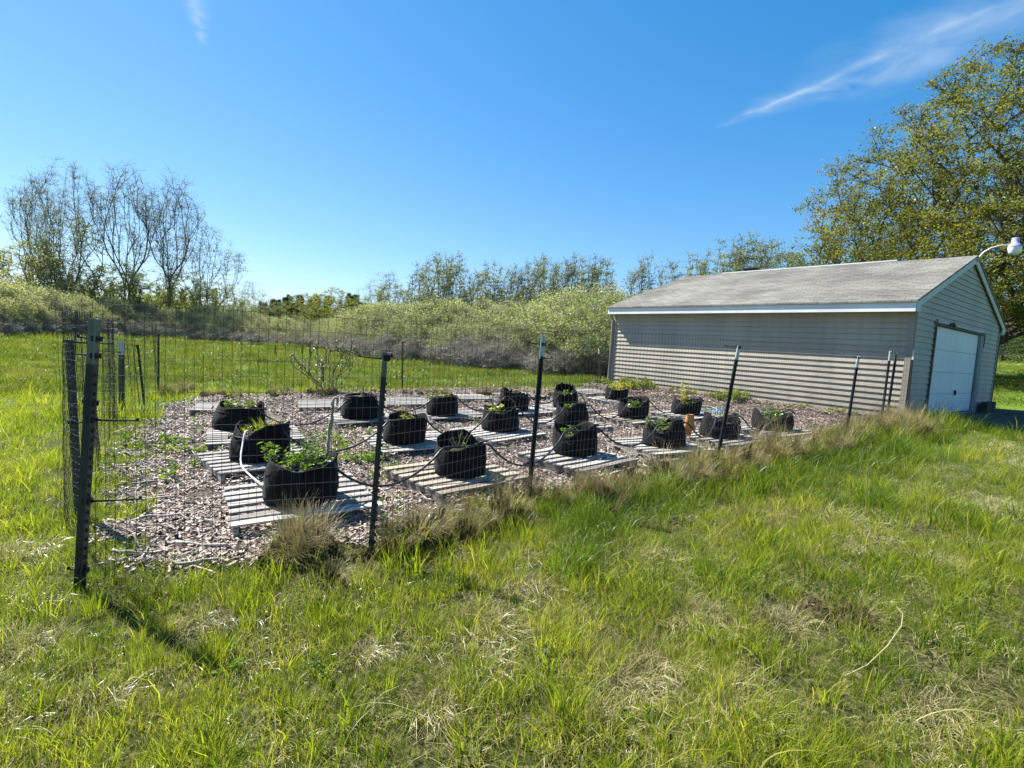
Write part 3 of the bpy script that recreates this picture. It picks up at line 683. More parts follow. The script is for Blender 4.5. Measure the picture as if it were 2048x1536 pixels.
# long wall facing the garden and its far twin
def long_wall(name, x0, sgn):
    mb = MB(); z = 0.02; top = 2.30
    while z < top:
        z1 = min(z + EX, top)
        a, b_ = x0 + sgn * .032, x0 + sgn * .004
        mb.add([(a, .06, z), (a, Lg - .06, z), (b_, Lg - .06, z1), (b_, .06, z1)], [(0, 1, 2, 3) if sgn > 0 else (3, 2, 1, 0)])
        mb.add([(a, .06, z), (a, Lg - .06, z), (b_ - sgn * .002, Lg - .06, z), (b_ - sgn * .002, .06, z)], [(0, 1, 2, 3)])
        z = z1
    mb.box((x0 - sgn * .05, Lg / 2, 1.15), (.09, Lg - .05, 2.3))
    return mb.build(name, M_siding, gar)
long_wall('wall', 0, -1); long_wall('wall', Wg, 1)
def gable(name, y0, sgn, door):
    mb = MB(); z = 0.02
    zmax = Hw - .06 + SL * (Wg / 2 + OE)
    def span(zz):
        lim = (zz - (Hw - .06)) / SL - OE
        lo = max(.06, lim); return lo, Wg - lo
    while z < zmax - .02:
        z1 = min(z + EX, zmax)
        l0, r0 = span(z); l1, r1 = span(z1)
        if r1 < l1: l1 = r1 = Wg / 2
        a, b_ = y0 + sgn * .028, y0 + sgn * .004
        segs = [(l0, r0, l1, r1)]
        if door and z < DH + .02:
            segs = [(l0, D0 - .06, l1, D0 - .06), (D1 + .34, r0, D1 + .34, r1)]
        for (p, q, p1, q1) in segs:
            mb.add([(p, a, z), (q, a, z), (q1, b_, z1), (p1, b_, z1)], [(0, 1, 2, 3)])
            mb.add([(p, a, z), (q, a, z), (q, b_ - sgn * .002, z), (p, b_ - sgn * .002, z)], [(0, 1, 2, 3)])
        z = z1
    # backing, so that no light leaks
    if door:
        for (p, q, t_) in ((0.02, D0 - .05, 2.3), (D1 + .05, Wg - .02, 2.3), (D0 - .05, D1 + .05, 2.3)):
            zb = 0 if t_ and not (p == D0 - .05) else DH + .03
            mb.box(((p + q) / 2, y0 - sgn * .05, (zb + t_) / 2), (q - p, .08, t_ - zb))
    else:
        mb.box((Wg / 2, y0 - sgn * .05, 1.15), (Wg - .04, .08, 2.3))
    mb.add([(0.02, y0 - sgn * .02, 2.3), (Wg - .02, y0 - sgn * .02, 2.3), (Wg / 2, y0 - sgn * .02, zmax)], [(0, 1, 2)])
    return mb.build(name, M_siding, gar)
gable('front_wall', 0, -1, True); gable('back_wall', Lg, 1, False)
mb = MB(); mb.box((Wg / 2, Lg / 2, -.12), (Wg + .02, Lg + .02, .28)); mb.build('foundation', M_concrete, gar)
# roof: two slabs
mb = MB(); rz = Hw + SL * (Wg / 2 + OE); th = .035
def slab(mb, xe, ze, xr, zr, ya, yb, t):
    n = 12
    vs = []
    for i in range(n + 1):
        f = i / n; sag = 0.0
        for y in (ya, yb):
            for dz in (0, -t): vs.append((xe + (xr - xe) * f, y, ze + (zr - ze) * f + dz))
    fs = []
    for i in range(n):
        o = i * 4; fs += [(o, o + 4, o + 6, o + 2), (o + 1, o + 3, o + 7, o + 5), (o, o + 1, o + 5, o + 4), (o + 2, o + 6, o + 7, o + 3)]
    fs += [(0, 2, 3, 1), (n * 4, n * 4 + 1, n * 4 + 3, n * 4 + 2)]
    mb.add(vs, fs)
OV = OE + .035
slab(mb, -OV, Hw - SL * .035, Wg / 2, rz, -OG - .025, Lg + OG + .025, th)
slab(mb, Wg + OV, Hw - SL * .035, Wg / 2, rz, -OG - .025, Lg + OG + .025, th)
# shingle courses: small steps on the garden slope
k = 0; sx = -OV + .02
while sx < Wg / 2 - .05:
    z0 = Hw + SL * (sx + OE)
    mb.add([(sx, -OG - .02, z0 + .009), (sx, Lg + OG + .02, z0 + .009), (sx + .145, Lg + OG + .02, z0 + SL * .145 + .002), (sx + .145, -OG - .02, z0 + SL * .145 + .002)], [(0, 3, 2, 1)])
    mb.add([(sx, -OG - .02, z0 + .009), (sx, Lg + OG + .02, z0 + .009), (sx, Lg + OG + .02, z0 - .002), (sx, -OG - .02, z0 - .002)], [(0, 1, 2, 3)])
    sx += .135
mb.build('roof', M_shingle, gar)
# fascia boards, soffits
def fascia(x, s):
    mb = MB(); mb.box((x + s * .012, Lg / 2, Hw - FT / 2 - .035), (.024, Lg + 2 * OG - .01, FT - .03)); mb.box((x + s * .028, Lg / 2, Hw - FT / 2 + .035), (.012, Lg + 2 * OG - .02, .02))
    mb.box((x + s * .026, Lg / 2, Hw - FT - .012), (.010, Lg + 2 * OG - .02, .02))
    return mb.build('fascia', M_white, gar)
fascia(-OE, 1); fascia(Wg + OE, -1)
mb = MB(); mb.box((-OE / 2 + .01, Lg / 2, 2.295), (OE - .03, Lg + .1, .012)); mb.box((Wg + OE / 2 - .01, Lg / 2, 2.295), (OE - .03, Lg + .1, .012)); mb.build('soffit', M_trimgrey, gar)
# rake boards on both gables
def rake(y, s):
    for side in (0, 1):
        mb = MB(); xe = -OE; xr = Wg / 2
        def X(x): return x if side == 0 else Wg - x
        z0 = Hw - .038; z1 = rz - .038; h = .155
        y0, y1 = y, y + s * .024
        P_ = [(xe + .026, z0 + SL * .026), (xr, z1), (xr, z1 - h), (.0, Hw - .038 + SL * OE - h), (0.0, 2.262), (xe + .026, 2.262)]
        vs = [(X(a), y0, b) for a, b in P_] + [(X(a), y1, b) for a, b in P_]; n = len(P_)
        fs = [tuple(range(n)), tuple(range(2 * n - 1, n - 1, -1))] + [(i, (i + 1) % n, n + (i + 1) % n, n + i) for i in range(n)]
        mb.add(vs, fs); mb.build('rake_board', M_trimgrey, gar)
rake(-OG + .02, -1); rake(Lg + OG - .02, 1)
# rake soffit filling between siding and board
for side in (0, 1):
    for (ya, yb) in ((-OG + .02, -.005), (Lg + .005, Lg + OG - .02)):
        mb = MB(); X = (lambda x: x) if side == 0 else (lambda x: Wg - x)
        mb.add([(X(-OE + .03), ya, Hw - .06), (X(-OE + .03), yb, Hw - .06), (X(Wg / 2), yb, rz - .06), (X(Wg / 2), ya, rz - .06)], [(0, 1, 2, 3)])
        mb.build('rake_soffit', M_trimgrey, gar)
for (x, y) in ((0, 0), (Wg, 0), (0, Lg), (Wg, Lg)):
    mb = MB(); sx_ = 1 if x == 0 else -1; sy_ = 1 if y == 0 else -1
    mb.box((x - sx_ * .022, y + sy_ * .035, 1.14), (.032, .11, 2.26)); mb.box((x + sx_ * .04, y - sy_ * .020, 1.14), (.09, .028, 2.26))
    mb.build('corner_trim', M_corner, gar)
# overhead door of four sections
mb = MB(); hh = DH / 4
for i in range(4):
    mb.box(((D0 + D1) / 2, .06, i * hh + hh / 2), (D1 - D0, .04, hh - .008))
    for c in range(8):
        cw = (D1 - D0) / 8; cx = D0 + (c + .5) * cw
        mb.box((cx, .041, i * hh + hh / 2), (cw * .82, .006, hh * .62))
door = mb.build('door', M_door, gar)
mb = MB(); mb.box(((D0 + D1) / 2, .035, .03), (D1 - D0, .03, .05)); mb.build('bottom_seal', M_black, door)
mb = MB(); mb.box((D1 - 1.7, .02, .55), (.03, .05, .12)); mb.build('handle', M_black, door)
mb = MB(); mb.box((D0 - .03, -.01, DH / 2 + .06), (.06, .09, DH + .12)); mb.build('door_jamb', M_wood_dark, gar)
mb = MB(); mb.box((D1 + .17, .005, DH / 2 + .01), (.34, .05, DH + .02)); mb.build('door_jamb', M_wood_grey, gar)
mb = MB(); mb.box((D1 + .34, -.012, DH - .12), (.03, .05, .36)); mb.build('corner_bracket', M_black, gar)
mb = MB(); mb.box(((D0 + D1) / 2 + .1, -.005, DH + .03), (D1 - D0 + .45, .07, .05)); mb.build('door_header', M_wood_dark, gar)
mb = MB(); mb.box(((D0 + D1) / 2 - .1, -.03, DH + .075), (D1 - D0, .03, .03)); mb.build('header_flashing', M_trimgrey, gar)
mb = MB(); mb.tube([(D0 + .9, -.05, DH + .06), (D0 + 1.05, -.09, DH + .10), (D0 + 1.3, -.06, DH + .06)], .03, 6); mb.build('door_lamp_socket', M_black, gar)
# black conduit down the right corner
mb = MB(); mb.tube([(Wg + .03, -.03, 2.2), (Wg + .03, -.03, .05)], .022, 8); mb.build('downspout', M_black, gar)
# far downspout
mb = MB(); mb.tube([(-OE + .06, Lg + .02, 2.28), (-.18, Lg + .02, 2.2), (-.06, Lg + .05, 2.08), (-.06, Lg + .05, .1)], .04, 8); mb.build('downspout', M_corner, gar)
# ridge cap flashing and roof vent
mb = MB(); mb.box((Wg / 2 + .02, 4.2, rz + .028), (.07, 5.2, .035)); mb.build('ridge_flashing', M_white, gar)
mb = MB(); mb.box((Wg / 2 + .3, 5.9, rz + .0), (.34, .34, .26)); mb.box((Wg / 2 + .3, 5.9, rz + .145), (.42, .42, .03)); mb.build('roof_vent', M_black, gar)
# yard light on the gable peak
M_lamp_metal = mat('lamp_metal', (0.45, 0.45, 0.52), .4, (0.55, 0.55, 0.62), 3, metal=.2)
M_lamp_top = mat('lamp_top', (0.30, 0.28, 0.50), .45, (0.42, 0.40, 0.62), 3)
M_lens = mat('lamp_lens', (0.75, 0.77, 0.78), .25, (0.82, 0.84, 0.84), 3, spec=.5)
yl = bpy.data.objects.new('yard_light', None); COL.objects.link(yl); yl.parent = gar; yl.location = (Wg / 2, -OG - .02, rz - .03)
mb = MB(); pts = [(0, 0, -.12), (0, -.03, .0), (0.02, -.10, .11), (0.05, -.22, .20), (0.09, -.36, .245), (0.145, -.54, .26)]
mb.tube(pts, [.022] * 6, 8); mb.build('lamp_arm', M_lamp_metal, yl, smooth=True)
def lathe(mb, prof, n, c=(0, 0, 0), m=0):
    vs = []; fs = []
    for (r_, z_) in prof:
        for k in range(n): vs.append((c[0] + r_ * math.cos(2 * math.pi * k / n), c[1] + r_ * math.sin(2 * math.pi * k / n), c[2] + z_))
    for i in range(len(prof) - 1):
        for k in range(n): fs.append((i * n + k, i * n + (k + 1) % n, (i + 1) * n + (k + 1) % n, (i + 1) * n + k))
    mb.add(vs, fs, m)
LC = (0.17, -.62, .27)
mb = MB(); lathe(mb, [(0, .14), (.07, .14), (.075, .12), (.075, .02), (.10, .0), (.135, -.06), (.137, -.075), (.13, -.08)], 20, LC); mb.build('lamp_housing', M_lamp_top, yl, smooth=True)
mb = MB(); lathe(mb, [(.133, -.078), (.13, -.12), (.11, -.20), (.085, -.25), (0, -.255)], 20, LC); mb.build('lamp_lens', M_lens, yl, smooth=True)
# earth apron by the door, its dark tone standing in for garage shadow
mb = MB(); nx, ny = 34, 16
vs = []; fs = []
c_, s_ = math.cos(GYAW), math.sin(GYAW)
for i in range(nx + 1):
    for j in range(ny + 1):
        a = .7 + i * (7.9 / nx); c = .0 - j * (3.1 / ny) * (1 + .08 * math.sin(i * .9))
        x = GX0 + a * c_ - c * s_; y = GY0 + a * s_ + c * c_; vs.append((x, y, g(x, y) + .012))
for i in range(nx):
    for j in range(ny): q = i * (ny + 1) + j; fs.append((q, q + 1, q + ny + 2, q + ny + 1))
mb.add(vs, fs); tag(mb.build('driveway', M_apron), kind='structure')

# ------------------------------------------------------------------ timber edging by the garage corner
M_old_wood = mat('old_timber', (0.04, 0.03, 0.025), .9, (0.12, 0.09, 0.07), 5, .5, 25, stretch=(1, 1, .3))
t = thing('timber_edging', 'short row of dark upright timbers at the right front corner of the garage', 'edging',
          (*pxg(1968, 826), GZ - .02), GYAW)
r_ = random.Random(5)
for i in range(6):
    mb = MB(); mb.box((i * .17, r_.uniform(-.02, .02), .15), (.15, .15, .30 + r_.uniform(-.02, .03)), Matrix.Rotation(r_.uniform(-.06, .06), 3, 'Z'), jit=.008, rng=r_)
    mb.build('timber', M_old_wood, t)

# ------------------------------------------------------------------ pallets
M_pallet = mat('weathered_pallet', (0.20, 0.185, 0.165), .8, (0.50, 0.475, 0.445), 7, .4, 30, stretch=(.25, 2.5, 2.5), lo=.3, hi=.7)
M_pallet_tan = mat('tan_pallet', (0.24, 0.205, 0.15), .8, (0.44, 0.395, 0.31), 7, .4, 30, stretch=(.25, 2.5, 2.5), lo=.3, hi=.7)
M_pallet_side = mat('pallet_stringer', (0.20, 0.185, 0.17), .85, (0.40, 0.37, 0.34), 7, .4, 30, stretch=(2.5, .25, 2.5))
for m_ in (M_pallet, M_pallet_tan, M_pallet_side):
    t_ = m_.node_tree; b_ = t_.nodes['Principled BSDF']; src = b_.inputs['Base Color'].links[0].from_socket
    oi_ = N(t_, 'ShaderNodeObjectInfo'); mr_ = N(t_, 'ShaderNodeMapRange'); mr_.inputs[3].default_value = .5; mr_.inputs[4].default_value = 1.15; LK(t_, oi_.outputs['Random'], mr_.inputs[0])
    mm_ = N(t_, 'ShaderNodeMix', data_type='RGBA', blend_type='MULTIPLY'); mm_.inputs[0].default_value = 1; LK(t_, src, mm_.inputs[6]); LK(t_, mr_.outputs[0], mm_.inputs[7]); LK(t_, mm_.outputs[2], b_.inputs['Base Color'])
def make_pallet(seed, w_=1.15, d_=1.1, nsl=8, m_=M_pallet, tilt=0):
    r = random.Random(seed)
    t = thing('pallet', None, None)
    sw = .082 if nsl >= 8 else .092
    for i in range(nsl):
        y = -d_ / 2 + sw / 2 + i * (d_ - sw) / (nsl - 1) + r.uniform(-.008, .008)
        wv = sw * r.uniform(.9, 1.08); mb = MB()
        nseg = 5
        for s in range(nseg):
            x0 = -w_ / 2 + s * w_ / nseg; x1 = x0 + w_ / nseg
            if s == 0: x0 += r.uniform(-.012, .012)
        za, zb = r.uniform(-.003, .004), r.uniform(-.003, .004); rt_ = r.uniform(-.012, .012)
        vs = []
        for s in range(nseg + 1):
            f = s / nseg; x = -w_ / 2 + f * w_ + (r.uniform(-.014, .010) if s in (0, nseg) else 0)
            yy = y + rt_ * (f - .5); z = .125 + za * (1 - f) + zb * f + .003 * math.sin(f * 9 + seed)
            e = r.uniform(-.002, .002)
            vs += [(x, yy - wv / 2 + e, z - .008), (x, yy + wv / 2 + e, z - .008), (x, yy + wv / 2 + e, z + .008), (x, yy - wv / 2 + e, z + .008)]
        fs = [(3, 2, 1, 0), tuple(nseg * 4 + q for q in (0, 1, 2, 3))]
        for s in range(nseg):
            for q in range(4): fs.append((s * 4 + q, s * 4 + (q + 1) % 4, s * 4 + 4 + (q + 1) % 4, s * 4 + 4 + q))
        mb.add(vs, fs); mb.build('slat', m_, t)
    for x in (-w_ / 2 + .03, 0, w_ / 2 - .03):
        # notched stringer
        pr = [(-.5, .027), (.5, .027), (.5, .114), (-.5, .114)]
        yy = lambda f: f * (d_ - .01)
        prof = [(-.5, .027), (-.36, .027), (-.33, .062), (-.17, .062), (-.14, .027), (.14, .027), (.17, .062), (.33, .062), (.36, .027), (.5, .027), (.5, .114), (-.5, .114)]
        n = len(prof); vs = [(x - .018, yy(a), b) for a, b in prof] + [(x + .018, yy(a), b) for a, b in prof]
        mb = MB(); mb.add(vs, [tuple(range(n - 1, -1, -1)), tuple(range(n, 2 * n))] + [(i, (i + 1) % n, n + (i + 1) % n, n + i) for i in range(n)])
        mb.build('stringer', M_pallet_side, t)
    for y in (-d_ / 2 + .06, 0, d_ / 2 - .06):
        mb = MB(); mb.box((r.uniform(-.01, .01), y, .018), (w_, .095, .015)); mb.build('bottom_board', m_, t)
    return t
# row a (by the near fence) to row d (by the back fence), six in each
GRID = {}
rows = {
 'a': [(-1.62, 4.62), (-.40, 5.72), (0.98, 6.83), (2.28, 7.75), (3.42, 8.72), (4.80, 9.62)],
 'b': [(-2.70, 6.12), (-1.38, 7.34), (-.02, 8.68), (1.22, 9.62), (2.50, 10.62), (3.80, 11.50)],
 'c': [(-3.98, 8.10), (-2.62, 9.45), (-1.18, 10.25), (0.14, 11.30), (1.35, 12.05), (2.85, 14.05)],
 'd': [(-5.55, 9.95), (-4.35, 11.9), (-2.62, 12.3), (-.95, 13.15), (0.15, 13.6), (1.65, 14.3)]}
PLAB = {
 'a1': 'bleached grey pallet nearest the camera with one big black pot on it', 'a2': 'tan pallet between the second and third near fence posts under a high backed pot',
 'a3': 'grey pallet behind the third near post under a pot dipping on its left', 'a4': 'weathered pallet under the pot beside the orange glove',
 'a5': 'sunken pallet behind the fourth near post under a pot of dead stems', 'a6': 'pallet nearest the garage corner half buried under tan grass',
 'b1': 'bleached pallet under the grassy pot second nearest the camera', 'b2': 'grey pallet right behind the second near fence post',
 'b3': 'pallet with long notched side under the pot with lime sprouts, centre of the bed', 'b4': 'dark pallet under the middle pot of the column of three',
 'b5': 'pallet under the pot with a deep dip and tall right lip', 'b6': 'flat pallet by the garage wall under the pot with a tall yellow plant',
 'c1': 'bleached pallet under the leafy pot in the left column', 'c2': 'pallet with curled broken left corner under the square looking pot',
 'c3': 'grey pallet with pot shadow beside it, fourth column back row', 'c4': 'pallet under the crumpled pot left of the third near post',
 'c5': 'pallet under the far pot of the column of three', 'c6': 'pallet under the far pot of yellow shoots by the garage wall',
 'd1': 'empty bleached pallet at the far left corner of the bed', 'd2': 'empty pallet in front of the bare pale sapling',
 'd3': 'empty pallet at the back between two sagging hoses', 'd4': 'empty silvery pallet at the back near a dark grass tuft',
 'd5': 'low empty pallet at the back left of the third near post', 'd6': 'farthest empty pallet, at the back near the garage'}
POTPX = {'a1': (601, 1015, 148), 'b1': (520, 926, 113), 'c1': (478, 862, 95), 'c2': (720, 838, 72), 'b2': (808, 890, 85), 'c3': (884, 832, 62), 'a2': (920, 958, 108),
         'b3': (1000, 864, 75), 'c4': (1027, 822, 60), 'c5': (1130, 817, 50), 'b4': (1143, 850, 66), 'a3': (1148, 914, 93), 'c6': (1232, 800, 46), 'b5': (1265, 838, 62),
         'a4': (1326, 896, 83), 'b6': (1370, 830, 57), 'a5': (1437, 877, 76), 'a6': (1543, 862, 78)}
def pot_spot(key):
    px, py, w_ = POTPX[key]; x, y = pxg(px, py, .157); r_w = w_ / FPX * y / 2; f = 1 + r_w / math.hypot(x, y); return x * f, y * f, r_w * 1.02
CORN = {'a1': ((465, 1050), (737, 1013)), 'a2': ((885.6, 988.5), (1053, 953.6)), 'a3': ((1166, 943), (1280, 917)), 'b3': ((987.6, 881), (1085.6, 866)),
        'b2': ((765, 902.6), (863, 894.5)), 'a4': ((1312.6, 909.5), (1431, 898)), 'c3': ((865.5, 836.8), (956.8, 832.8)), 'b1': ((440, 949), (590, 930)), 'c1': ((414, 886), (540, 879))}
DPX = {'d1': (455, 813), 'd2': (655, 807), 'd3': (812, 802), 'd4': (930, 794), 'd5': (1042, 790), 'd6': (1175, 783)}
rr = random.Random(9)
for row, lst in rows.items():
    for i, (x, y) in enumerate(lst):
        key = row + str(i + 1)
        m_ = M_pallet_tan if key in ('a2', 'b5') else M_pallet
        w_, d_ = 1.12 + rr.uniform(-.03, .06), 1.05 + rr.uniform(-.03, .07)
        rz_ = math.radians({'d1': 22, 'd2': 22, 'd3': 25, 'd4': 20}.get(key, 37 + rr.uniform(-5, 5)))
        if key in CORN:
            A = Vector(pxg(*CORN[key][0], .147)); B = Vector(pxg(*CORN[key][1], .147)); ab = (B - A).normalized()
            rz_ = math.atan2(ab.y, ab.x); c = A + ab * w_ / 2 + Vector((-ab.y, ab.x)) * d_ / 2; x, y = c.x, c.y
        elif key in DPX: x, y = pxg(*DPX[key], .14)
        else:
            x, y, _ = pot_spot(key); x += rr.uniform(-.02, .06); y += rr.uniform(-.06, .04)
        p = make_pallet(ord(row) * 7 + i * 13, w_, d_, 8 if key in ('c1', 'd1', 'c3', 'b3') else 7, m_)
        p.location = (x, y, g(x, y) + .022)
        p.rotation_euler = (math.radians(rr.uniform(-1, 1)), -math.radians(1.8) * math.cos(rz_) + math.radians(rr.uniform(-.8, .8)), rz_)
        tag(p, PLAB[key], 'pallet', 'pallets set out on the wood chips')
        GRID[key] = (x, y)

# ------------------------------------------------------------------ fabric grow pots
def fabricmat():
    m = bpy.data.materials.new('black_felt'); m.use_nodes = True; t = m.node_tree; b = t.nodes['Principled BSDF']
    b.inputs['Roughness'].default_value = .9; b.inputs['Specular IOR Level'].default_value = .15
    b.inputs['Sheen Weight'].default_value = .04; b.inputs['Sheen Roughness'].default_value = .5; b.inputs['Sheen Tint'].default_value = (.75, .82, 1, 1)
    tcn = N(t, 'ShaderNodeTexCoord')
    n = N(t, 'ShaderNodeTexNoise'); n.inputs['Scale'].default_value = 5; n.inputs['Detail'].default_value = 8; LK(t, tcn.outputs['Object'], n.inputs['Vector'])
    r = N(t, 'ShaderNodeValToRGB'); r.color_ramp.elements[0].color = (.0035, .0035, .004, 1); r.color_ramp.elements[1].color = (.017, .015, .013, 1)
    r.color_ramp.elements[0].position = .35; r.color_ramp.elements[1].position = .75
    LK(t, n.outputs[0], r.inputs[0]); LK(t, r.outputs[0], b.inputs['Base Color'])
    n2 = N(t, 'ShaderNodeTexNoise'); n2.inputs['Scale'].default_value = 9; n2.inputs['Detail'].default_value = 6; LK(t, tcn.outputs['Object'], n2.inputs['Vector'])
    bp = N(t, 'ShaderNodeBump'); bp.inputs['Strength'].default_value = .7; bp.inputs['Distance'].default_value = .03
    LK(t, n2.outputs[0], bp.inputs['Height']); LK(t, bp.outputs[0], b.inputs['Normal'])
    return m
M_felt = fabricmat()
M_strap = mat('strap_webbing', (0.02, 0.02, 0.022), .7)
# view-fixed angles are turned into the world: 0 = right of the pot, 90 = far side, 180 = left, 270 = near
def make_pot(name, x, y, z, R, H, ctrl, seed, soil=.62, crumple=0.0, label=None):
    """ctrl: [(angle deg, rim height factor)] around the pot"""
    r = np.random.default_rng(seed)
    t = thing('grow_pot', label, 'plant pot', (x, y, z), 0, 'black fabric pots on the pallets')
    TP = r.uniform(-.04, .18); SHX, SHY = r.uniform(-.035, .035, 2); n = 48; ctrl = sorted(ctrl); A = [a for a, _ in ctrl]; Hh = [h if h < 1 else 1 + (h - 1) * .62 for _, h in ctrl]
    A2 = [A[-1] - 360] + A + [A[0] + 360]; H2 = [Hh[-1]] + Hh + [Hh[0]]
    vs = []; rim = []; ph = r.uniform(0, 6, 4)
    for k in range(n):
        an = 360 * k / n
        j = np.searchsorted(A2, an, side='right') - 1; j = min(max(j, 0), len(A2) - 2)
        f = (an - A2[j]) / max(1e-6, A2[j + 1] - A2[j]); f = f * f * (3 - 2 * f)
        rim.append(H * (H2[j] * (1 - f) + H2[j + 1] * f) + .006 * math.sin(5 * math.radians(an) + ph[0]) + crumple * .03 * r.normal())
    prof = [0, .04, .14, .28, .42, .56, .7, .82, .92, 1.0]
    rings = []
    for li, f in enumerate(prof):
        for k in range(n):
            an = 2 * math.pi * k / n; hh = rim[k] * f
            rr_ = R * (.955 + .05 * math.sin(math.pi * min(1, f * 1.1)) + .012 * math.sin(3 * an + ph[1] + 2 * f) + .008 * math.sin(7 * an + ph[2] + 4 * f))
            if f == 0: rr_ *= .93
            rr_ += (crumple * .02 * r.normal() if f > .6 else 0)
            rr_ *= 1 + TP * (.5 - f)
            rr_ += .006 * math.sin(11 * an + ph[3] + 5 * f) * f + .010 * (float(vnoise(an * 3.2, f * 5 + seed, seed)) - .5) + .008 * (float(vnoise(an * 8, f * 9 + seed, seed + 3)) - .5)
            tall = max(0, rim[k] / H - .95)
            rr_ -= R * .35 * tall * f * f          # flaps lean inwards
            vs.append((rr_ * math.cos(an) + SHX * f * f, rr_ * math.sin(an) + SHY * f * f, hh))
    fs = []
    L = len(prof)
    # inside wall
    for li, f in enumerate([1.0, .85, soil * .8]):
        for k in range(n):
            an = 2 * math.pi * k / n; hh = max(rim[k] * f if li < 2 else H * soil * .85, 0) if rim[k] * f > H * soil * .85 or li == 2 else H * soil * .85
            q = vs[(L - 1) * n + k]; m_ = math.hypot(q[0] - SHX, q[1] - SHY); rr_ = (m_ - .012) if li == 0 else (m_ * .3 + R * .95 * .7 - .02)
            vs.append((rr_ * math.cos(an) + SHX, rr_ * math.sin(an) + SHY, hh))
    for li in range(L + 2):
        for k in range(n): fs.append((li * n + k, li * n + (k + 1) % n, (li + 1) * n + (k + 1) % n, (li + 1) * n + k))
    fs.append(tuple(range(n - 1, -1, -1)))
    mb = MB(); mb.add(vs, fs); mb.build('pot_fabric', M_felt, t, smooth=True)
    # soil mound
    vs = [(0, 0, H * soil + .02)]; fs = []
    mrim = min(rim)
    hs_ = min(H * soil, mrim - .01)
    for li, f in enumerate([.35, .7, .97]):
        for k in range(24):
            an = 2 * math.pi * k / 24; vs.append((R * .94 * f * math.cos(an), R * .94 * f * math.sin(an), hs_ + .02 * (1 - f) + .012 * r.normal() * (f < .9)))
    vs[0] = (0, 0, hs_ + .025)
    for k in range(24):
        fs.append((0, 1 + k, 1 + (k + 1) % 24))
        for li in range(2): o = 1 + li * 24; fs.append((o + k, o + 24 + k, o + 24 + (k + 1) % 24, o + (k + 1) % 24))
    mb = MB(); mb.add(vs, fs); mb.build('soil', M_soil, t, smooth=True)
    for an in (math.radians(200 + seed * 37 % 60), math.radians(20 + seed * 37 % 60)):
        k = int(an / (2 * math.pi) * n) % n; hh = rim[k] * .8; mb = MB(); pts = []
        for f in np.linspace(0, 1, 8):
            aa = an + (f - .5) * .34; rr2 = R * 1.0 + .004 + .022 * math.sin(math.pi * f); pts.append((rr2 * math.cos(aa), rr2 * math.sin(aa), hh - .035 * math.sin(math.pi * f)))
        o_ = []
        for p0 in pts: o_ += [(p0[0], p0[1], p0[2] - .012), (p0[0], p0[1], p0[2] + .012)]
        mb.add(o_, [(2 * q, 2 * q + 2, 2 * q + 3, 2 * q + 1) for q in range(7)]); mb.build('handle', M_strap, t)
    t['_soil'] = hs_
    return t
def put(pot, obj, dx, dy, s=1.0, rz=0, dz=0.0):
    obj.parent = pot; obj.location = (dx, dy, pot['_soil'] + dz); obj.scale = (s, s, s); obj.rotation_euler = (0, 0, rz)
    if obj.name not in COL.objects: COL.objects.link(obj)
    return obj
_pid = [100]
def plant(pot, kind, dx=0, dy=0, s=1.0):
    _pid[0] += 1; sd_ = _pid[0]
    if kind == 'nettle': o = leafy('plant', sd_, 14, .24, .062, [M_stem, M_leaf_bright], .16, 13, aspect=.36, base=.13)
    elif kind == 'sprout': o = leafy('plant', sd_, 9, .13, .055, [M_stem, M_leaf_bright], .10, 9, aspect=.5, base=.13)
    elif kind == 'leafy': o = leafy('plant', sd_, 10, .18, .06, [M_stem, M_leaf_bright], .13, 13, aspect=.45, base=.15)
    elif kind == 'darkleaf': o = leafy('plant', sd_, 10, .16, .06, [M_stem, M_leaf_mid], .13, 12, aspect=.5, base=.14)
    elif kind == 'yellow': o = leafy('plant', sd_, 14, .2, .05, [M_leaf_yellow, M_leaf_yellow], .08, 14, aspect=.3, base=.2)
    elif kind == 'tallyellow': o = leafy('plant', sd_, 5, .55, .06, [M_leaf_yellow, M_leaf_yellow], .08, 34, aspect=.35, base=.05)
    elif kind == 'grass': o = blades('plant', 80, .11, .12, .26, .006, .55, [M_grass, M_leaf_yellow], sd_, .5)
    elif kind == 'lime': o = leafy('plant', sd_, 4, .12, .13, [M_stem, M_leaf_lime], .07, 4, aspect=.6, base=.03)
    elif kind == 'dry':
        r = random.Random(sd_); mb = MB()
        for i in range(9):
            a = r.uniform(0, 6.28); h = r.uniform(.15, .4); q = Vector((r.uniform(-.1, .1), r.uniform(-.1, .1), 0)); e = q + Vector((math.cos(a) * .12, math.sin(a) * .12, h))
            mb.tube([q, (q + e) / 2 + Vector((0, 0, .03)), e], [.003, .0025, .001], 4)
            for k in range(2):
                b = q.lerp(e, r.uniform(.4, .9)); a2 = r.uniform(0, 6.28); mb.tube([b, b + Vector((math.cos(a2) * .06, math.sin(a2) * .06, .05))], [.002, .001], 3)
        o = mb.build('dead_stems', M_thatch, link=False)
    return put(pot, o, dx, dy, s)
PT = .135
def pot(key, dx, dy, R, H, ctrl, seed, label, plants=(), soil=.62, crumple=0.0):
    x, y, R = pot_spot(key)
    p = make_pot(key, x, y, g(x, y) + .022 + PT, R, H, ctrl, seed, soil, crumple, label)
    for pl in plants: plant(p, *pl)
    return p
POT = {}
POT['a1'] = pot('a1', -.08, .20, .29, .36, [(0, 1.08), (45, 1.15), (90, .85), (135, .8), (180, .92), (200, 1.0), (240, .93), (280, .84), (320, .88), (345, 1.0)], 1,
    'largest black fabric pot nearest the camera with nettle-like leaves and an upright stick', [('nettle', -.12, .02, 1.0), ('sprout', .06, -.05, 1.0), ('nettle', -.03, .1, .7), ('sprout', .14, .05, .8)], .72)
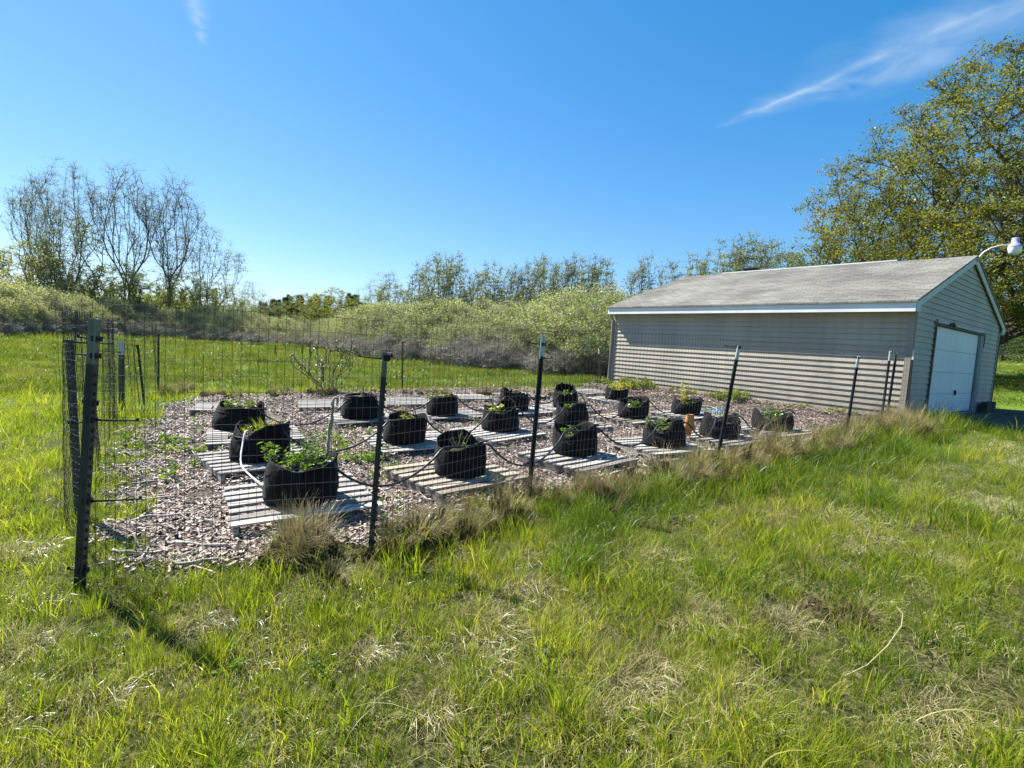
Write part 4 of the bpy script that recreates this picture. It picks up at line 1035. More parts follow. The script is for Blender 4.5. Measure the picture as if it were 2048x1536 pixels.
POT['a2'] = pot('a2', -.05, .18, .27, .36, [(0, .98), (40, .85), (90, 1.25), (130, 1.2), (170, 1.0), (205, .80), (235, .72), (270, .80), (310, .95), (335, 1.02)], 2,
    'black fabric pot with a high rounded back flap, between second and third near posts', [('sprout', .08, .03, .8), ('dry', -.02, 0, .8)], .58)
POT['a3'] = pot('a3', -.13, .28, .285, .38, [(0, 1.02), (50, 1.0), (90, .8), (140, .9), (165, 1.08), (190, 1.0), (215, .7), (250, .62), (290, .92), (330, 1.05)], 3,
    'black fabric pot dipping on its left, front of the column of three', [('sprout', -.07, .02, 1.0), ('dry', .15, .08, .6)], .5)
POT['a4'] = pot('a4', -.05, .17, .285, .39, [(0, 1.0), (50, .95), (90, .7), (140, .75), (180, .85), (205, .75), (235, .52), (262, .66), (280, .98), (330, 1.02)], 4,
    'black fabric pot with a cut down left side and bright sprouts beside the orange glove', [('leafy', -.12, .0, 1.0), ('leafy', .0, .06, .9)], .5)
POT['a5'] = pot('a5', -.05, .17, .295, .34, [(0, 1.08), (30, 1.15), (60, .7), (90, .6), (140, .95), (170, 1.2), (200, 1.18), (225, .85), (260, .70), (300, .72), (335, .9)], 5,
    'black fabric pot full of dead stems behind the fourth near post', [('dry', .0, 0, 1.0), ('dry', .05, .05, .8)], .55, .5)
POT['a6'] = pot('a6', -.05, .2, .31, .35, [(0, .85), (45, .8), (90, .6), (140, .8), (165, 1.05), (190, .95), (215, .6), (245, .5), (280, .68), (320, .82)], 6,
    'black fabric pot of feathery green plants nearest the garage corner', [('leafy', -.05, .05, 1.2), ('sprout', .1, .05, 1.2), ('leafy', .12, -.02, .8)], .48)
POT['b1'] = pot('b1', -.02, .15, .295, .40, [(0, 1.05), (30, 1.1), (60, .9), (90, .85), (140, .85), (175, 1.02), (200, .95), (235, .76), (255, .70), (280, .88), (305, 1.05), (335, 1.08)], 7,
    'black fabric pot with notched rim, yellow grass and pale hose, second nearest camera', [('grass', .02, .05, 1.0), ('grass', -.16, -.03, .55), ('dry', .15, .05, .8), ('sprout', -.12, -.05, .8)], .66)
POT['b2'] = pot('b2', -.03, .17, .30, .38, [(0, .85), (45, 1.0), (90, .9), (120, 1.05), (160, .95), (200, .82), (240, .86), (270, .93), (310, .97), (340, .95)], 8,
    'black fabric pot right of the second near post with one yellow leafed plant', [('lime', .02, .02, 1.0), ('dry', -.05, 0, .6)], .7)
POT['b3'] = pot('b3', -.08, .15, .29, .36, [(0, 1.15), (40, 1.45), (75, 1.5), (110, .95), (150, .95), (180, 1.05), (215, .86), (250, .76), (290, .85), (330, 1.05)], 9,
    'black fabric pot with lime green sprouts and crumpled tall right back, centre of bed', [('lime', -.12, .0, 1.2), ('leafy', -.12, .02, .9)], .6, .4)
POT['b4'] = pot('b4', -.1, .1, .29, .36, [(0, 1.05), (50, 1.0), (100, .8), (150, .9), (180, .98), (215, .75), (250, .80), (280, 1.02), (330, 1.07)], 10,
    'black fabric pot in the middle of the column of three', [('sprout', -.04, .02, 1.0)], .62)
POT['b5'] = pot('b5', -.06, .1, .30, .37, [(0, 1.22), (40, 1.2), (90, 1.0), (130, .9), (170, .9), (205, .8), (240, .56), (275, .62), (310, .9), (335, 1.2)], 11,
    'black fabric pot with low front dip and tall right lip before the garage wall', [('leafy', -.05, .0, .9), ('sprout', .03, .03, 1.0)], .5)
POT['b6'] = pot('b6', -.06, .08, .30, .36, [(0, .95), (50, .9), (90, .7), (140, .8), (175, 1.1), (200, .85), (225, .6), (260, .65), (300, .8), (335, .95)], 12,
    'black fabric pot with one tall yellow flowering plant by the garage wall', [('tallyellow', -.06, .0, 1.0), ('sprout', .1, .05, 1.0)], .5)
POT['c1'] = pot('c1', -.02, .12, .31, .36, [(0, .85), (20, 1.1), (50, 1.15), (90, .8), (150, .8), (180, 1.15), (200, 1.12), (222, .9), (260, .9), (300, .92), (335, .85)], 13,
    'black fabric pot with a folded left lip and dark leaves, in the left column', [('darkleaf', .0, .05, 1.2), ('darkleaf', .15, .0, .9), ('dry', .2, 0, .7)], .72)
POT['c2'] = pot('c2', -.02, .18, .30, .39, [(0, .98), (60, 1.02), (120, 1.0), (180, .93), (220, .97), (270, 1.0), (320, 1.0)], 14,
    'flat topped black fabric pot with a few dead stems left of the second near post', [('dry', .0, 0, .6), ('dry', .06, .05, .8)], .85)
POT['c3'] = pot('c3', -.08, .1, .29, .36, [(0, 1.0), (60, 1.05), (110, .9), (160, .75), (200, .82), (240, .95), (290, 1.0), (330, 1.0)], 15,
    'black fabric pot with a clean straight rim and low leaves, back row left of centre', [('darkleaf', -.08, 0, 1.0), ('sprout', .0, .05, 1.0)], .68)
POT['c4'] = pot('c4', -.05, .1, .28, .38, [(0, .92), (50, .85), (100, 1.0), (140, 1.2), (180, 1.2), (215, 1.05), (250, .95), (300, .95)], 16,
    'black fabric pot with a badly crumpled left side, left of the third near post', [('sprout', .0, .03, 1.0)], .66, .8)
POT['c5'] = pot('c5', -.12, .02, .28, .40, [(0, 1.05), (30, 1.4), (75, 1.35), (100, 1.42), (150, 1.38), (175, 1.1), (200, .9), (240, .78), (280, .78), (320, .85)], 17,
    'black fabric pot with a tall crumpled back wall, far end of the column of three', [('grass', .0, .0, .6), ('leafy', .0, -.05, .8)], .6, .7)
POT['c6'] = pot('c6', -.06, .08, .30, .34, [(0, 1.1), (30, .8), (90, .7), (140, .8), (172, 1.15), (195, .8), (240, .74), (300, .78), (340, 1.0)], 18,
    'smallest looking far black fabric pot full of yellow shoots near the garage far end', [('yellow', .0, .0, 1.3), ('yellow', .08, .0, 1.2)], .6)
for p in POT.values(): del p['_soil']
# dry stick standing in the nearest pot
a1 = POT['a1'].location
mb = MB(); r_ = random.Random(3); pts = []; rs = []
for i in range(15):
    f = i / 14; pts.append((.0 + .05 * f + .008 * r_.uniform(-1, 1), .0 + .0 * f + .008 * r_.uniform(-1, 1), .62 * f)); rs.append(.012 + .005 * r_.uniform(-1, 1) if i != 9 else .022)
pts += [(.065, .0, .635), (.082, .0, .63), (.085, 0, .60), (.08, 0, .56)]; rs += [.012, .012, .011, .006]
mb.tube(pts, rs, 7)
M_stalk = mat('pale_stalk', (0.20, 0.14, 0.09), .9, (0.45, 0.37, 0.26), 14, .5, 60)
st_ = mb.build('stalk', M_stalk, smooth=True); st_.location = (a1.x + .17, a1.y + .10, a1.z + .24)
tag(st_, 'knobbly dead stalk with a hooked tip standing in the nearest pot', 'dead stalk')

# ------------------------------------------------------------------ hoses
M_hose = mat('black_hose', (0.018, 0.018, 0.02), .38, spec=.5)
M_hose_white = mat('white_hose', (0.55, 0.57, 0.68), .35, (0.62, 0.64, 0.72), 4, spec=.5)
def hose(keys, label, off=(.0, -.1), name='hose', start=None, end=None, rad_=.012):
    pts = []
    pp = [POT[k].location for k in keys]
    r = random.Random(len(label))
    def rimp(p, sx): return Vector((p.x + sx * .27, p.y - .10, p.z + .31))
    if start: pts += [Vector(q) for q in start]
    for i, p in enumerate(pp):
        L_, R_ = rimp(p, -1), rimp(p, 1)
        if i > 0:
            a = pts[-1]; b = Vector((p.x - .16, p.y - .24, p.z + .30))
            for k in range(1, 11):
                f = k / 11; q = a.lerp(b, f); sag = 4 * f * (1 - f) * (a - b).length * .19
                zmin = g(q.x, q.y) + .03; q.z = max(q.z - sag, zmin); q.y -= .10 * 4 * f * (1 - f); pts.append(q)
            pts.append(b)
        pts.append(Vector((p.x - .04, p.y - .10, p.z + .29 if i else p.z + .28)))
        pts.append(Vector((p.x + .14, p.y - .03, p.z + .30)))
        pts.append(Vector((p.x + .27, p.y - .07, p.z + .345)))
        pts.append(Vector((p.x + .34, p.y - .10, p.z + .29)))
    if end: pts += [Vector(q) for q in end]
    # catmull smoothing
    P_ = []
    for i in range(len(pts) - 1):
        p0 = pts[max(i - 1, 0)]; p1 = pts[i]; p2 = pts[i + 1]; p3 = pts[min(i + 2, len(pts) - 1)]
        for k in range(3):
            t_ = k / 3; P_.append(.5 * ((2 * p1) + (p2 - p0) * t_ + (2 * p0 - 5 * p1 + 4 * p2 - p3) * t_ ** 2 + (3 * p1 - p0 - 3 * p2 + p3) * t_ ** 3))
    P_.append(pts[-1])
    mb = MB(); mb.tube(P_, rad_, 7); o = mb.build(name, M_hose, smooth=True)
    return tag(o, label, 'hose', 'black irrigation hoses')
hose(['a1', 'a2', 'a3', 'a4', 'a5', 'a6'], 'black irrigation hose sagging along the pot row nearest the fence')
hose(['b1', 'b2', 'b3', 'b4', 'b5', 'b6'], 'black irrigation hose looping along the middle pot row')
hose(['c1', 'c2', 'c3', 'c4', 'c5', 'c6'], 'black irrigation hose along the back pot row')
b1 = POT['b1'].location
wp = [(b1.x - .05, b1.y - .10, b1.z + .28), (b1.x - .04, b1.y - .26, b1.z + .34), (b1.x + .0, b1.y - .40, b1.z + .22), (b1.x + .10, b1.y - .62, b1.z + .08),
      (b1.x + .34, b1.y - .92, b1.z + .05), (a1.x - .36, a1.y + .1, a1.z + .05), (a1.x - .31, a1.y + .04, a1.z + .16), (a1.x - .24, a1.y + .02, a1.z + .30)]
mb = MB(); P_ = []
wp = [Vector(q) for q in wp]
for i in range(len(wp) - 1):
    p0 = wp[max(i - 1, 0)]; p1 = wp[i]; p2 = wp[i + 1]; p3 = wp[min(i + 2, len(wp) - 1)]
    for k in range(5):
        t_ = k / 5; P_.append(.5 * ((2 * p1) + (p2 - p0) * t_ + (2 * p0 - 5 * p1 + 4 * p2 - p3) * t_ ** 2 + (3 * p1 - p0 - 3 * p2 + p3) * t_ ** 3))
mb.tube(P_, .0095, 8)
tag(mb.build('hose', M_hose_white, smooth=True), 'pale shiny hose arching from the grassy pot down to the nearest pot', 'hose')

# ------------------------------------------------------------------ glove on a stake
M_glove = mat('orange_glove', (0.55, 0.20, 0.035), .75, (0.68, 0.30, 0.07), 9, .4, 50)
gx, gy = 2.75, 8.02
t = thing('glove_on_stake', 'orange work glove drying fingers down on a thin stake beside a pot', 'glove', (gx, gy, g(gx, gy) + .02))
mb = MB(); mb.tube([(0.06, 0, 0), (0.03, 0, .2), (0.0, 0, .42)], .007, 6); mb.build('stake', M_stalk, t)
mb = MB()
def blob(mb, pts, rs, sq=.55, n=10, yaw=0):
    o = len(mb.v); vs = []
    for p, r in zip(pts, rs):
        for k in range(n):
            an = 2 * math.pi * k / n; vs.append((p[0] + r * math.cos(an), p[1] + r * sq * math.sin(an), p[2]))
    fs = [(i * n + k, i * n + (k + 1) % n, (i + 1) * n + (k + 1) % n, (i + 1) * n + k) for i in range(len(pts) - 1) for k in range(n)]
    fs += [tuple(range(n)), tuple((len(pts) - 1) * n + k for k in range(n))]
    mb.add(vs, fs)
blob(mb, [(0.01, 0, .50), (0.01, 0, .47), (.005, 0, .40), (0, 0, .34), (-.005, 0, .30)], [.040, .052, .052, .058, .054])
for i, (fx, ln) in enumerate(((-.045, .075), (-.017, .10), (.012, .105), (.038, .085))):
    blob(mb, [(fx, 0, .315), (fx - .004, -.004, .29), (fx - .008, -.008, .31 - ln * .7), (fx - .010, -.010, .31 - ln)], [.015, .016, .015, .009], .9, 8)
blob(mb, [(.045, -.01, .38), (.062, -.015, .35), (.068, -.02, .315), (.062, -.02, .30)], [.02, .019, .016, .009], .9, 8)
gl_ = mb.build('glove', M_glove, t, smooth=True); gl_.scale = (1.25, 1.25, 1.15); gl_.location = (0, 0, -.06)

# blue rope coil by the wall
M_blue = mat('blue_hose', (0.12, 0.38, 0.62), .4, (0.2, 0.5, 0.75), 5, spec=.5)
mb = MB(); pts = []
bx, by = pxg(1425, 826)
for i in range(90):
    f = i / 89; a = f * 6.28 * 4; q = .28 + .10 * math.sin(f * 9)
    pts.append((bx + 1.5 * q * math.cos(a) * c_ - .5 * q * math.sin(a) * s_ + .5 * f, by + 1.2 * q * math.cos(a) * s_ + .5 * q * math.sin(a) * c_ + .1 * f, g(bx, by) + .05 + .02 * math.sin(a * 1.3)))
mb.tube(pts, .012, 6)
tag(mb.build('hose', M_blue, smooth=True), 'light blue garden hose loosely coiled at the foot of the garage wall', 'hose')

# one pale dead stalk arching out of the near grass
mb = MB(); pts = []
for (px, py, h) in ((1690, 1352, .04), (1735, 1330, .10), (1775, 1292, .15), (1803, 1252, .17), (1806, 1228, .17), (1793, 1213, .15)):
    x, y = pxg(px, py, h); pts.append((x, y, g(x, y) + h))
mb.tube(pts, [.0025, .003, .003, .0028, .002, .0015], 6)
tag(mb.build('stalk', M_thatch, smooth=True), 'single pale dead stalk curling out of the grass at lower right', 'dead stalk')
# sticks lying on the chips
M_stick = mat('bleached_stick', (0.22, 0.19, 0.17), .85, (0.48, 0.44, 0.41), 12, .4, 60)
SK = [(330, 1045, 75, 12), (420, 1105, 120, -4), (395, 1140, 70, 22), (300, 975, 50, 28), (340, 930, 60, -20), (470, 1000, 60, -25), (385, 885, 60, 8), (860, 1075, 70, 15), (250, 1120, 45, -10),
      (1640, 905, 40, 10), (365, 830, 45, -22), (560, 870, 30, 5), (1010, 905, 35, 10), (300, 1010, 70, 14)]
r_ = random.Random(21)
for i, (px, py, lpx, an) in enumerate(SK):
    x, y = pxg(px, py); L_ = lpx / FPX * y * 1.2; a = math.radians(an) + .2
    mb = MB(); pts = []
    for k in range(6):
        f = k / 5 - .5; pts.append((f * L_, .03 * L_ * math.sin(k * 1.3 + i), .006 * math.sin(k * 2 + i)))
    mb.tube(pts, [.010, .012, .011, .010, .008, .005], 6); o = mb.build('stick', M_stick, smooth=True)
    o.location = (x, y, g(x, y) + .06); o.rotation_euler = (0, r_.uniform(-.05, .05), a)
    tag(o, ['short stick on the chips left of the nearest pallet', 'longest pale stick across the chips left of the nearest pallet', 'slanting stick below the longest pale stick', 'steep stick beside the corner post', 'stick sloping down in the left of the chip bed',
            'stick pointing at the nearest pallet', 'flat stick on the chips left of the second nearest pallet', 'lone stick between second and third near posts', 'short stick at the near left corner of the chips', 'stick by the pot nearest the garage corner',
            'stick near the empty far left pallet', 'small stick in front of the pot column at the left', 'stick before the tan pallet right side', 'slanting stick close behind the corner post'][i], 'stick', 'sticks on the wood chips')

# ------------------------------------------------------------------ fences
def wiremat():
    m = bpy.data.materials.new('galvanised_wire'); m.use_nodes = True; b = m.node_tree.nodes['Principled BSDF']
    b.inputs['Base Color'].default_value = (.055, .055, .06, 1); b.inputs['Metallic'].default_value = .5; b.inputs['Roughness'].default_value = .42
    return m
M_wire = wiremat()
M_post = mat('dark_post_paint', (0.014, 0.017, 0.018), .5, (0.035, 0.04, 0.04), 6, .2, 60, spec=.45)
M_tip = mat('faded_tip_paint', (0.11, 0.12, 0.08), .6, (0.20, 0.21, 0.15), 12)
M_tip_white = mat('white_tip_paint', (0.50, 0.50, 0.46), .6, (0.62, 0.62, 0.58), 12)
M_ins = mat('insulator_plastic', (0.012, 0.012, 0.013), .4)
def ppost(fence, bpx, tpx, **kw):
    x, y = pxg(*bpx); z = g(x, y); d = FW + (tpx[0] - 1024) / FPX * RT + (768 - tpx[1]) / FPX * UP; t = y / d[1]
    post(fence, x, y, (d[0] * t - x, 0, CAMZ + d[2] * t - z), **kw); return x, y
def post(fence, x, y, top, width=.048, tip=.2, tipm=None, ins=(), rz=.6, sink=.1):
    """T section steel post; top = (dx, dy, height)"""
    z0 = g(x, y)
    t = bpy.data.objects.new('post', None); COL.objects.link(t); t.parent = fence; t.location = (x, y, z0)
    ax = Vector(top); up = ax.normalized(); q = up.to_track_quat('Z', 'Y').to_matrix() @ Matrix.Rotation(rz, 3, 'Z')
    H = ax.length
    def P(a, b, h): return tuple(q @ Vector((a, b, 0)) + up * h)
    def tee(mb, h0, h1):
        w2 = width / 2; T = .004
        prof = [(-w2, -T), (w2, -T), (w2, T), (T, T), (T, width * .7), (-T, width * .7), (-T, T), (-w2, T)]
        n = len(prof); vs = [P(a, b, h0) for a, b in prof] + [P(a, b, h1) for a, b in prof]
        mb.add(vs, [tuple(range(n - 1, -1, -1)), tuple(range(n, 2 * n))] + [(i, (i + 1) % n, n + (i + 1) % n, n + i) for i in range(n)])
    mb = MB(); tee(mb, -sink, H - tip)
    h = .05
    while h < H - tip - .03:
        mb.box(P(0, -.008, h), (.016, .010, .018), q); h += .054
    mb.build('shaft', M_post, t)
    if tip > 0:
        mb = MB(); tee(mb, H - tip, H); mb.build('tip', tipm or M_tip, t)
    for (h, an, ln) in ins:
        mb = MB(); d = Vector((math.cos(math.radians(an)), math.sin(math.radians(an)), 0)); b = up * (h * H)
        mb.tube([b - d * .025, b + d * ln * .5, b + d * ln + Vector((0, 0, .004))], [.008, .0055, .0045], 6)
        mb.box(b, (.05, .04, .03), q); e = b + d * ln; mb.tube([e, e + Vector((0, 0, .02))], [.008, .008], 6)
        mb.build('insulator', M_ins, t)
    return t
def mesh_panel(fence, PL, hb, ht, dv=.0508, dh=.1016, rw=.0012, wave=.012, seed=0, z_abs=None, skip_h=None):
    """welded wire: vertical and horizontal wires as thin three sided rods"""
    seg = [math.dist(a, b) for a, b in zip(PL[:-1], PL[1:])]; L = sum(seg); cum = np.concatenate([[0], np.cumsum(seg)])
    def at(s):
        j = min(np.searchsorted(cum, s, side='right') - 1, len(seg) - 1); j = max(j, 0); f = (s - cum[j]) / seg[j]
        (x0, y0), (x1, y1) = PL[j], PL[j + 1]; tx, ty = (x1 - x0) / seg[j], (y1 - y0) / seg[j]
        return x0 + (x1 - x0) * f, y0 + (y1 - y0) * f, tx, ty
    r = np.random.default_rng(seed); V = []; F = []
    def rod(pts):
        o = len(V); m = len(pts)
        for i, p in enumerate(pts):
            t_ = Vector(pts[min(i + 1, m - 1)]) - Vector(pts[max(i - 1, 0)]); t_.normalize()
            a = t_.cross(Vector((.3, .5, .8))).normalized(); b = t_.cross(a)
            for k in range(3):
                an = 2.094 * k; V.append(tuple(Vector(p) + (a * math.cos(an) + b * math.sin(an)) * rw))
        for i in range(m - 1):
            for k in range(3): F.append((o + i * 3 + k, o + i * 3 + (k + 1) % 3, o + i * 3 + 3 + (k + 1) % 3, o + i * 3 + 3 + k))
    def pos(s, h):
        x, y, tx, ty = at(min(max(s, 0), L)); z = g(x, y)
        w_ = wave * math.sin(s * 2.3 + h * 1.7 + seed) + wave * .5 * math.sin(s * 6.1 + h * 3)
        return (x - ty * w_, y + tx * w_, z + h + .012 * math.sin(s * 1.4 + seed) * h)
    s = 0.0
    while s < L:
        n = 6; j = r.normal() * .003
        rod([pos(s + j + .006 * math.sin(h * 3 + s), h) for h in np.linspace(hb, ht(s) if callable(ht) else ht, n)]); s += dv
    h = hb + .03; H_ = ht(0) if callable(ht) else ht
    while h <= H_ + .001:
        n = max(8, int(L / .22)); rod([pos(q, h * ((ht(q) / H_) if callable(ht) else 1)) for q in np.linspace(0, L, n)]); h += dh
    return np_mesh('wire_mesh', V, F, M_wire, fence)
near = thing('wire_fence', 'near welded wire fence on leaning dark posts running from the left corner to the garage', 'fence', (0, 0, 0))
NP = [pxg(165, 1183), pxg(745, 1110), pxg(1057, 1001), pxg(1430, 943), pxg(1690, 880), pxg(1765, 845), (8.15, 10.80)]
mesh_panel(near, NP, .02, 1.70, seed=1, rw=.0016)
ppost(near, (165, 1183), (196, 638), width=.064, tip=.26, tipm=M_tip, ins=[(.93, 185, .10), (.87, 178, .14), (.70, 190, .05), (.34, 20, .26), (.64, 8, .24), (.08, 180, .09)], rz=.3)
ppost(near, (745, 1112), (775, 705), width=.047, tip=.17, tipm=M_tip, ins=[(.97, 182, .19), (.98, 10, .03)], rz=.2)
ppost(near, (1057, 1003), (1087, 668), width=.050, tip=.24, tipm=M_tip_white, ins=[(.94, 185, .13), (.62, 170, .17), (.86, -10, .10), (.63, 10, .08)], rz=.9)
ppost(near, (1430, 945), (1478, 692), width=.047, tip=.17, tipm=M_tip_white, ins=[(.99, 160, .16), (.34, -15, .1)], rz=.7)
ppost(near, (1690, 882), (1717, 712), width=.047, tip=.2, tipm=M_tip_white, ins=[(.98, 160, .05)], rz=.7)
left = thing('wire_fence', 'left side wire fence seen nearly end on, running back from the corner post', 'fence')
LP_ = [(-2.5, 3.02), (-3.5, 4.17), (-6.7, 8.9), (-8.66, 12.8)]
mesh_panel(left, LP_, .02, 1.70, seed=4, rw=.0012, wave=.05)
ppost(left, (155, 1040), (135, 680), width=.06, tip=.06, tipm=M_post, ins=[(.99, 10, .32), (.55, 0, .12)], rz=1.2)
ppost(left, (241, 826), (240, 683), width=.10, tip=.25, tipm=M_trimgrey, ins=[(.85, 170, .5)], rz=1.2)
ppost(left, (287, 810), (274, 690), width=.05, tip=0, ins=[(.99, 200, .10), (.97, -60, .08)], rz=.5)
# doubled roll of mesh bunched round the second left post
mesh_panel(left, [(-3.3, 4.0), (-3.62, 4.12), (-3.68, 4.45)], .02, 1.74, dv=.05, seed=9, wave=.02, rw=.0009)
mesh_panel(left, [(-6.55, 8.7), (-6.85, 8.75), (-6.95, 9.1)], .02, 1.75, dv=.03, seed=12, wave=.03, rw=.002)
back = thing('wire_fence', 'back wire fence with thin posts along the far edge of the chip bed', 'fence')
mesh_panel(back, [(-8.66, 12.8), (-3.19, 15.25), (3.0, 18.0), (3.4, 18.1)], .02, 1.3, seed=6, rw=.0011, dv=.1016)
ppost(back, (316, 790), (316, 668), width=.045, tip=0, rz=.3)
ppost(back, (804, 785), (804, 683), width=.045, tip=0, rz=.3)
ppost(back, (1201, 768), (1197, 697), width=.05, tip=.2, tipm=M_tip_white, rz=.3)
gate = thing('wire_gate', 'tall posts and wire closing the gap between fence and garage corner', 'gate')
ppost(gate, (1762, 846), (1781, 702), width=.045, tip=.2, tipm=M_tip_white, rz=.7)
ppost(gate, (1773, 842), (1793, 705), width=.05, tip=.22, tipm=M_tip, rz=.2)
ppost(gate, (1789, 838), (1804, 733), width=.045, tip=0, rz=.7)
ppost(gate, (1812, 842), (1827, 700), width=.035, tip=.2, tipm=M_tip_white, rz=.7)

# ------------------------------------------------------------------ trees
def grow(seed, H, style):
    """returns tubes and leaf points; all in metres from the base"""
    r = random.Random(seed); S = style; tubes = []; LPt = []; LD = []
    def rv(): return Vector((r.gauss(0, 1), r.gauss(0, 1), r.gauss(0, 1)))
    def br(p, d, L, rad_, lev):
        n = S['seg'][lev]; pts = [p.copy()]; rs = [rad_]; q = p.copy(); dd = d.copy()
        for i in range(n):
            dd = (dd + rv() * S['wob'][lev] + Vector((S['wind'], 0, S['trop'][lev]))).normalized(); q = q + dd * (L / n)
            pts.append(q.copy()); rs.append(max(rad_ * (1 - .82 * (i + 1) / n), .004))
        tubes.append((pts, rs, lev))
        if lev == len(S['nch']):
            for k in range(S['lv']):
                f = r.uniform(.1, 1.05); j = min(int(f * n), n - 1); b = pts[j].lerp(pts[j + 1], min(f * n - j, 1.2))
                LPt.append(tuple(b + rv() * S['ljit'])); o = rv(); LD.append((o.x + S['wind'] * 4 + dd.x * .7, o.y + dd.y * .7, o.z * .7 + dd.z * .7 - S.get('hang', 0)))
            return
        nc = S['nch'][lev]
        for k in range(nc):
            f = S['t0'][lev] + (1 - S['t0'][lev]) * (k + r.uniform(0, 1)) / nc; f = min(f, .98)
            j = min(int(f * n), n - 1); b = pts[j].lerp(pts[j + 1], f * n - j); ax = dd
            an = S['ang'][lev] * r.uniform(.7, 1.25); az = r.uniform(0, 6.283) if lev else (k * 2.4 + r.uniform(-.5, .5))
            dl = (pts[j + 1] - pts[j]).normalized(); o1 = dl.orthogonal().normalized(); o2 = dl.cross(o1)
            nd = dl * math.cos(an) + (o1 * math.cos(az) + o2 * math.sin(az)) * math.sin(an)
            prof = S['prof'](f) if lev == 0 else (1 - .45 * f)
            br(b, nd.normalized(), L * S['rat'][lev] * prof * r.uniform(.75, 1.2), max(rs[j] * S['rr'], .006), lev + 1)
    for s in range(S.get('stems', 1)):
        a = r.uniform(0, 6.28); sp_ = S.get('spread', 0)
        d = Vector((math.cos(a) * sp_, math.sin(a) * sp_, 1)).normalized()
        b = Vector((math.cos(a), math.sin(a), 0)) * S.get('base', 0)
        br(b, d, H * S['trunk'] * r.uniform(.85, 1.05), H * S['rad'], 0)
    return tubes, np.array(LPt), np.array(LD)
def prisms(A, B, ra, rb, n=4):
    """tapered n-sided prisms between points A and B (arrays)"""
    A = np.asarray(A, float); B = np.asarray(B, float); t = B - A; L = np.linalg.norm(t, axis=1, keepdims=True); t = t / np.maximum(L, 1e-6)
    ref = np.where(np.abs(t[:, 2:3]) < .9, np.array([[0, 0, 1.0]]), np.array([[1.0, 0, 0]])); a = np.cross(t, ref); a /= np.linalg.norm(a, axis=1, keepdims=True); b = np.cross(t, a)
    V = []
    for P, r in ((A, ra), (B, rb)):
        for k in range(n):
            an = 2 * math.pi * k / n; V.append(P + (a * math.cos(an) + b * math.sin(an)) * np.asarray(r)[:, None])
    V = np.stack(V, 1).reshape(-1, 3); m = len(A); o = (np.arange(m) * 2 * n)[:, None]
    F = np.concatenate([np.concatenate([o + k, o + (k + 1) % n, o + n + (k + 1) % n, o + n + k], 1) for k in range(n)])
    return V, F
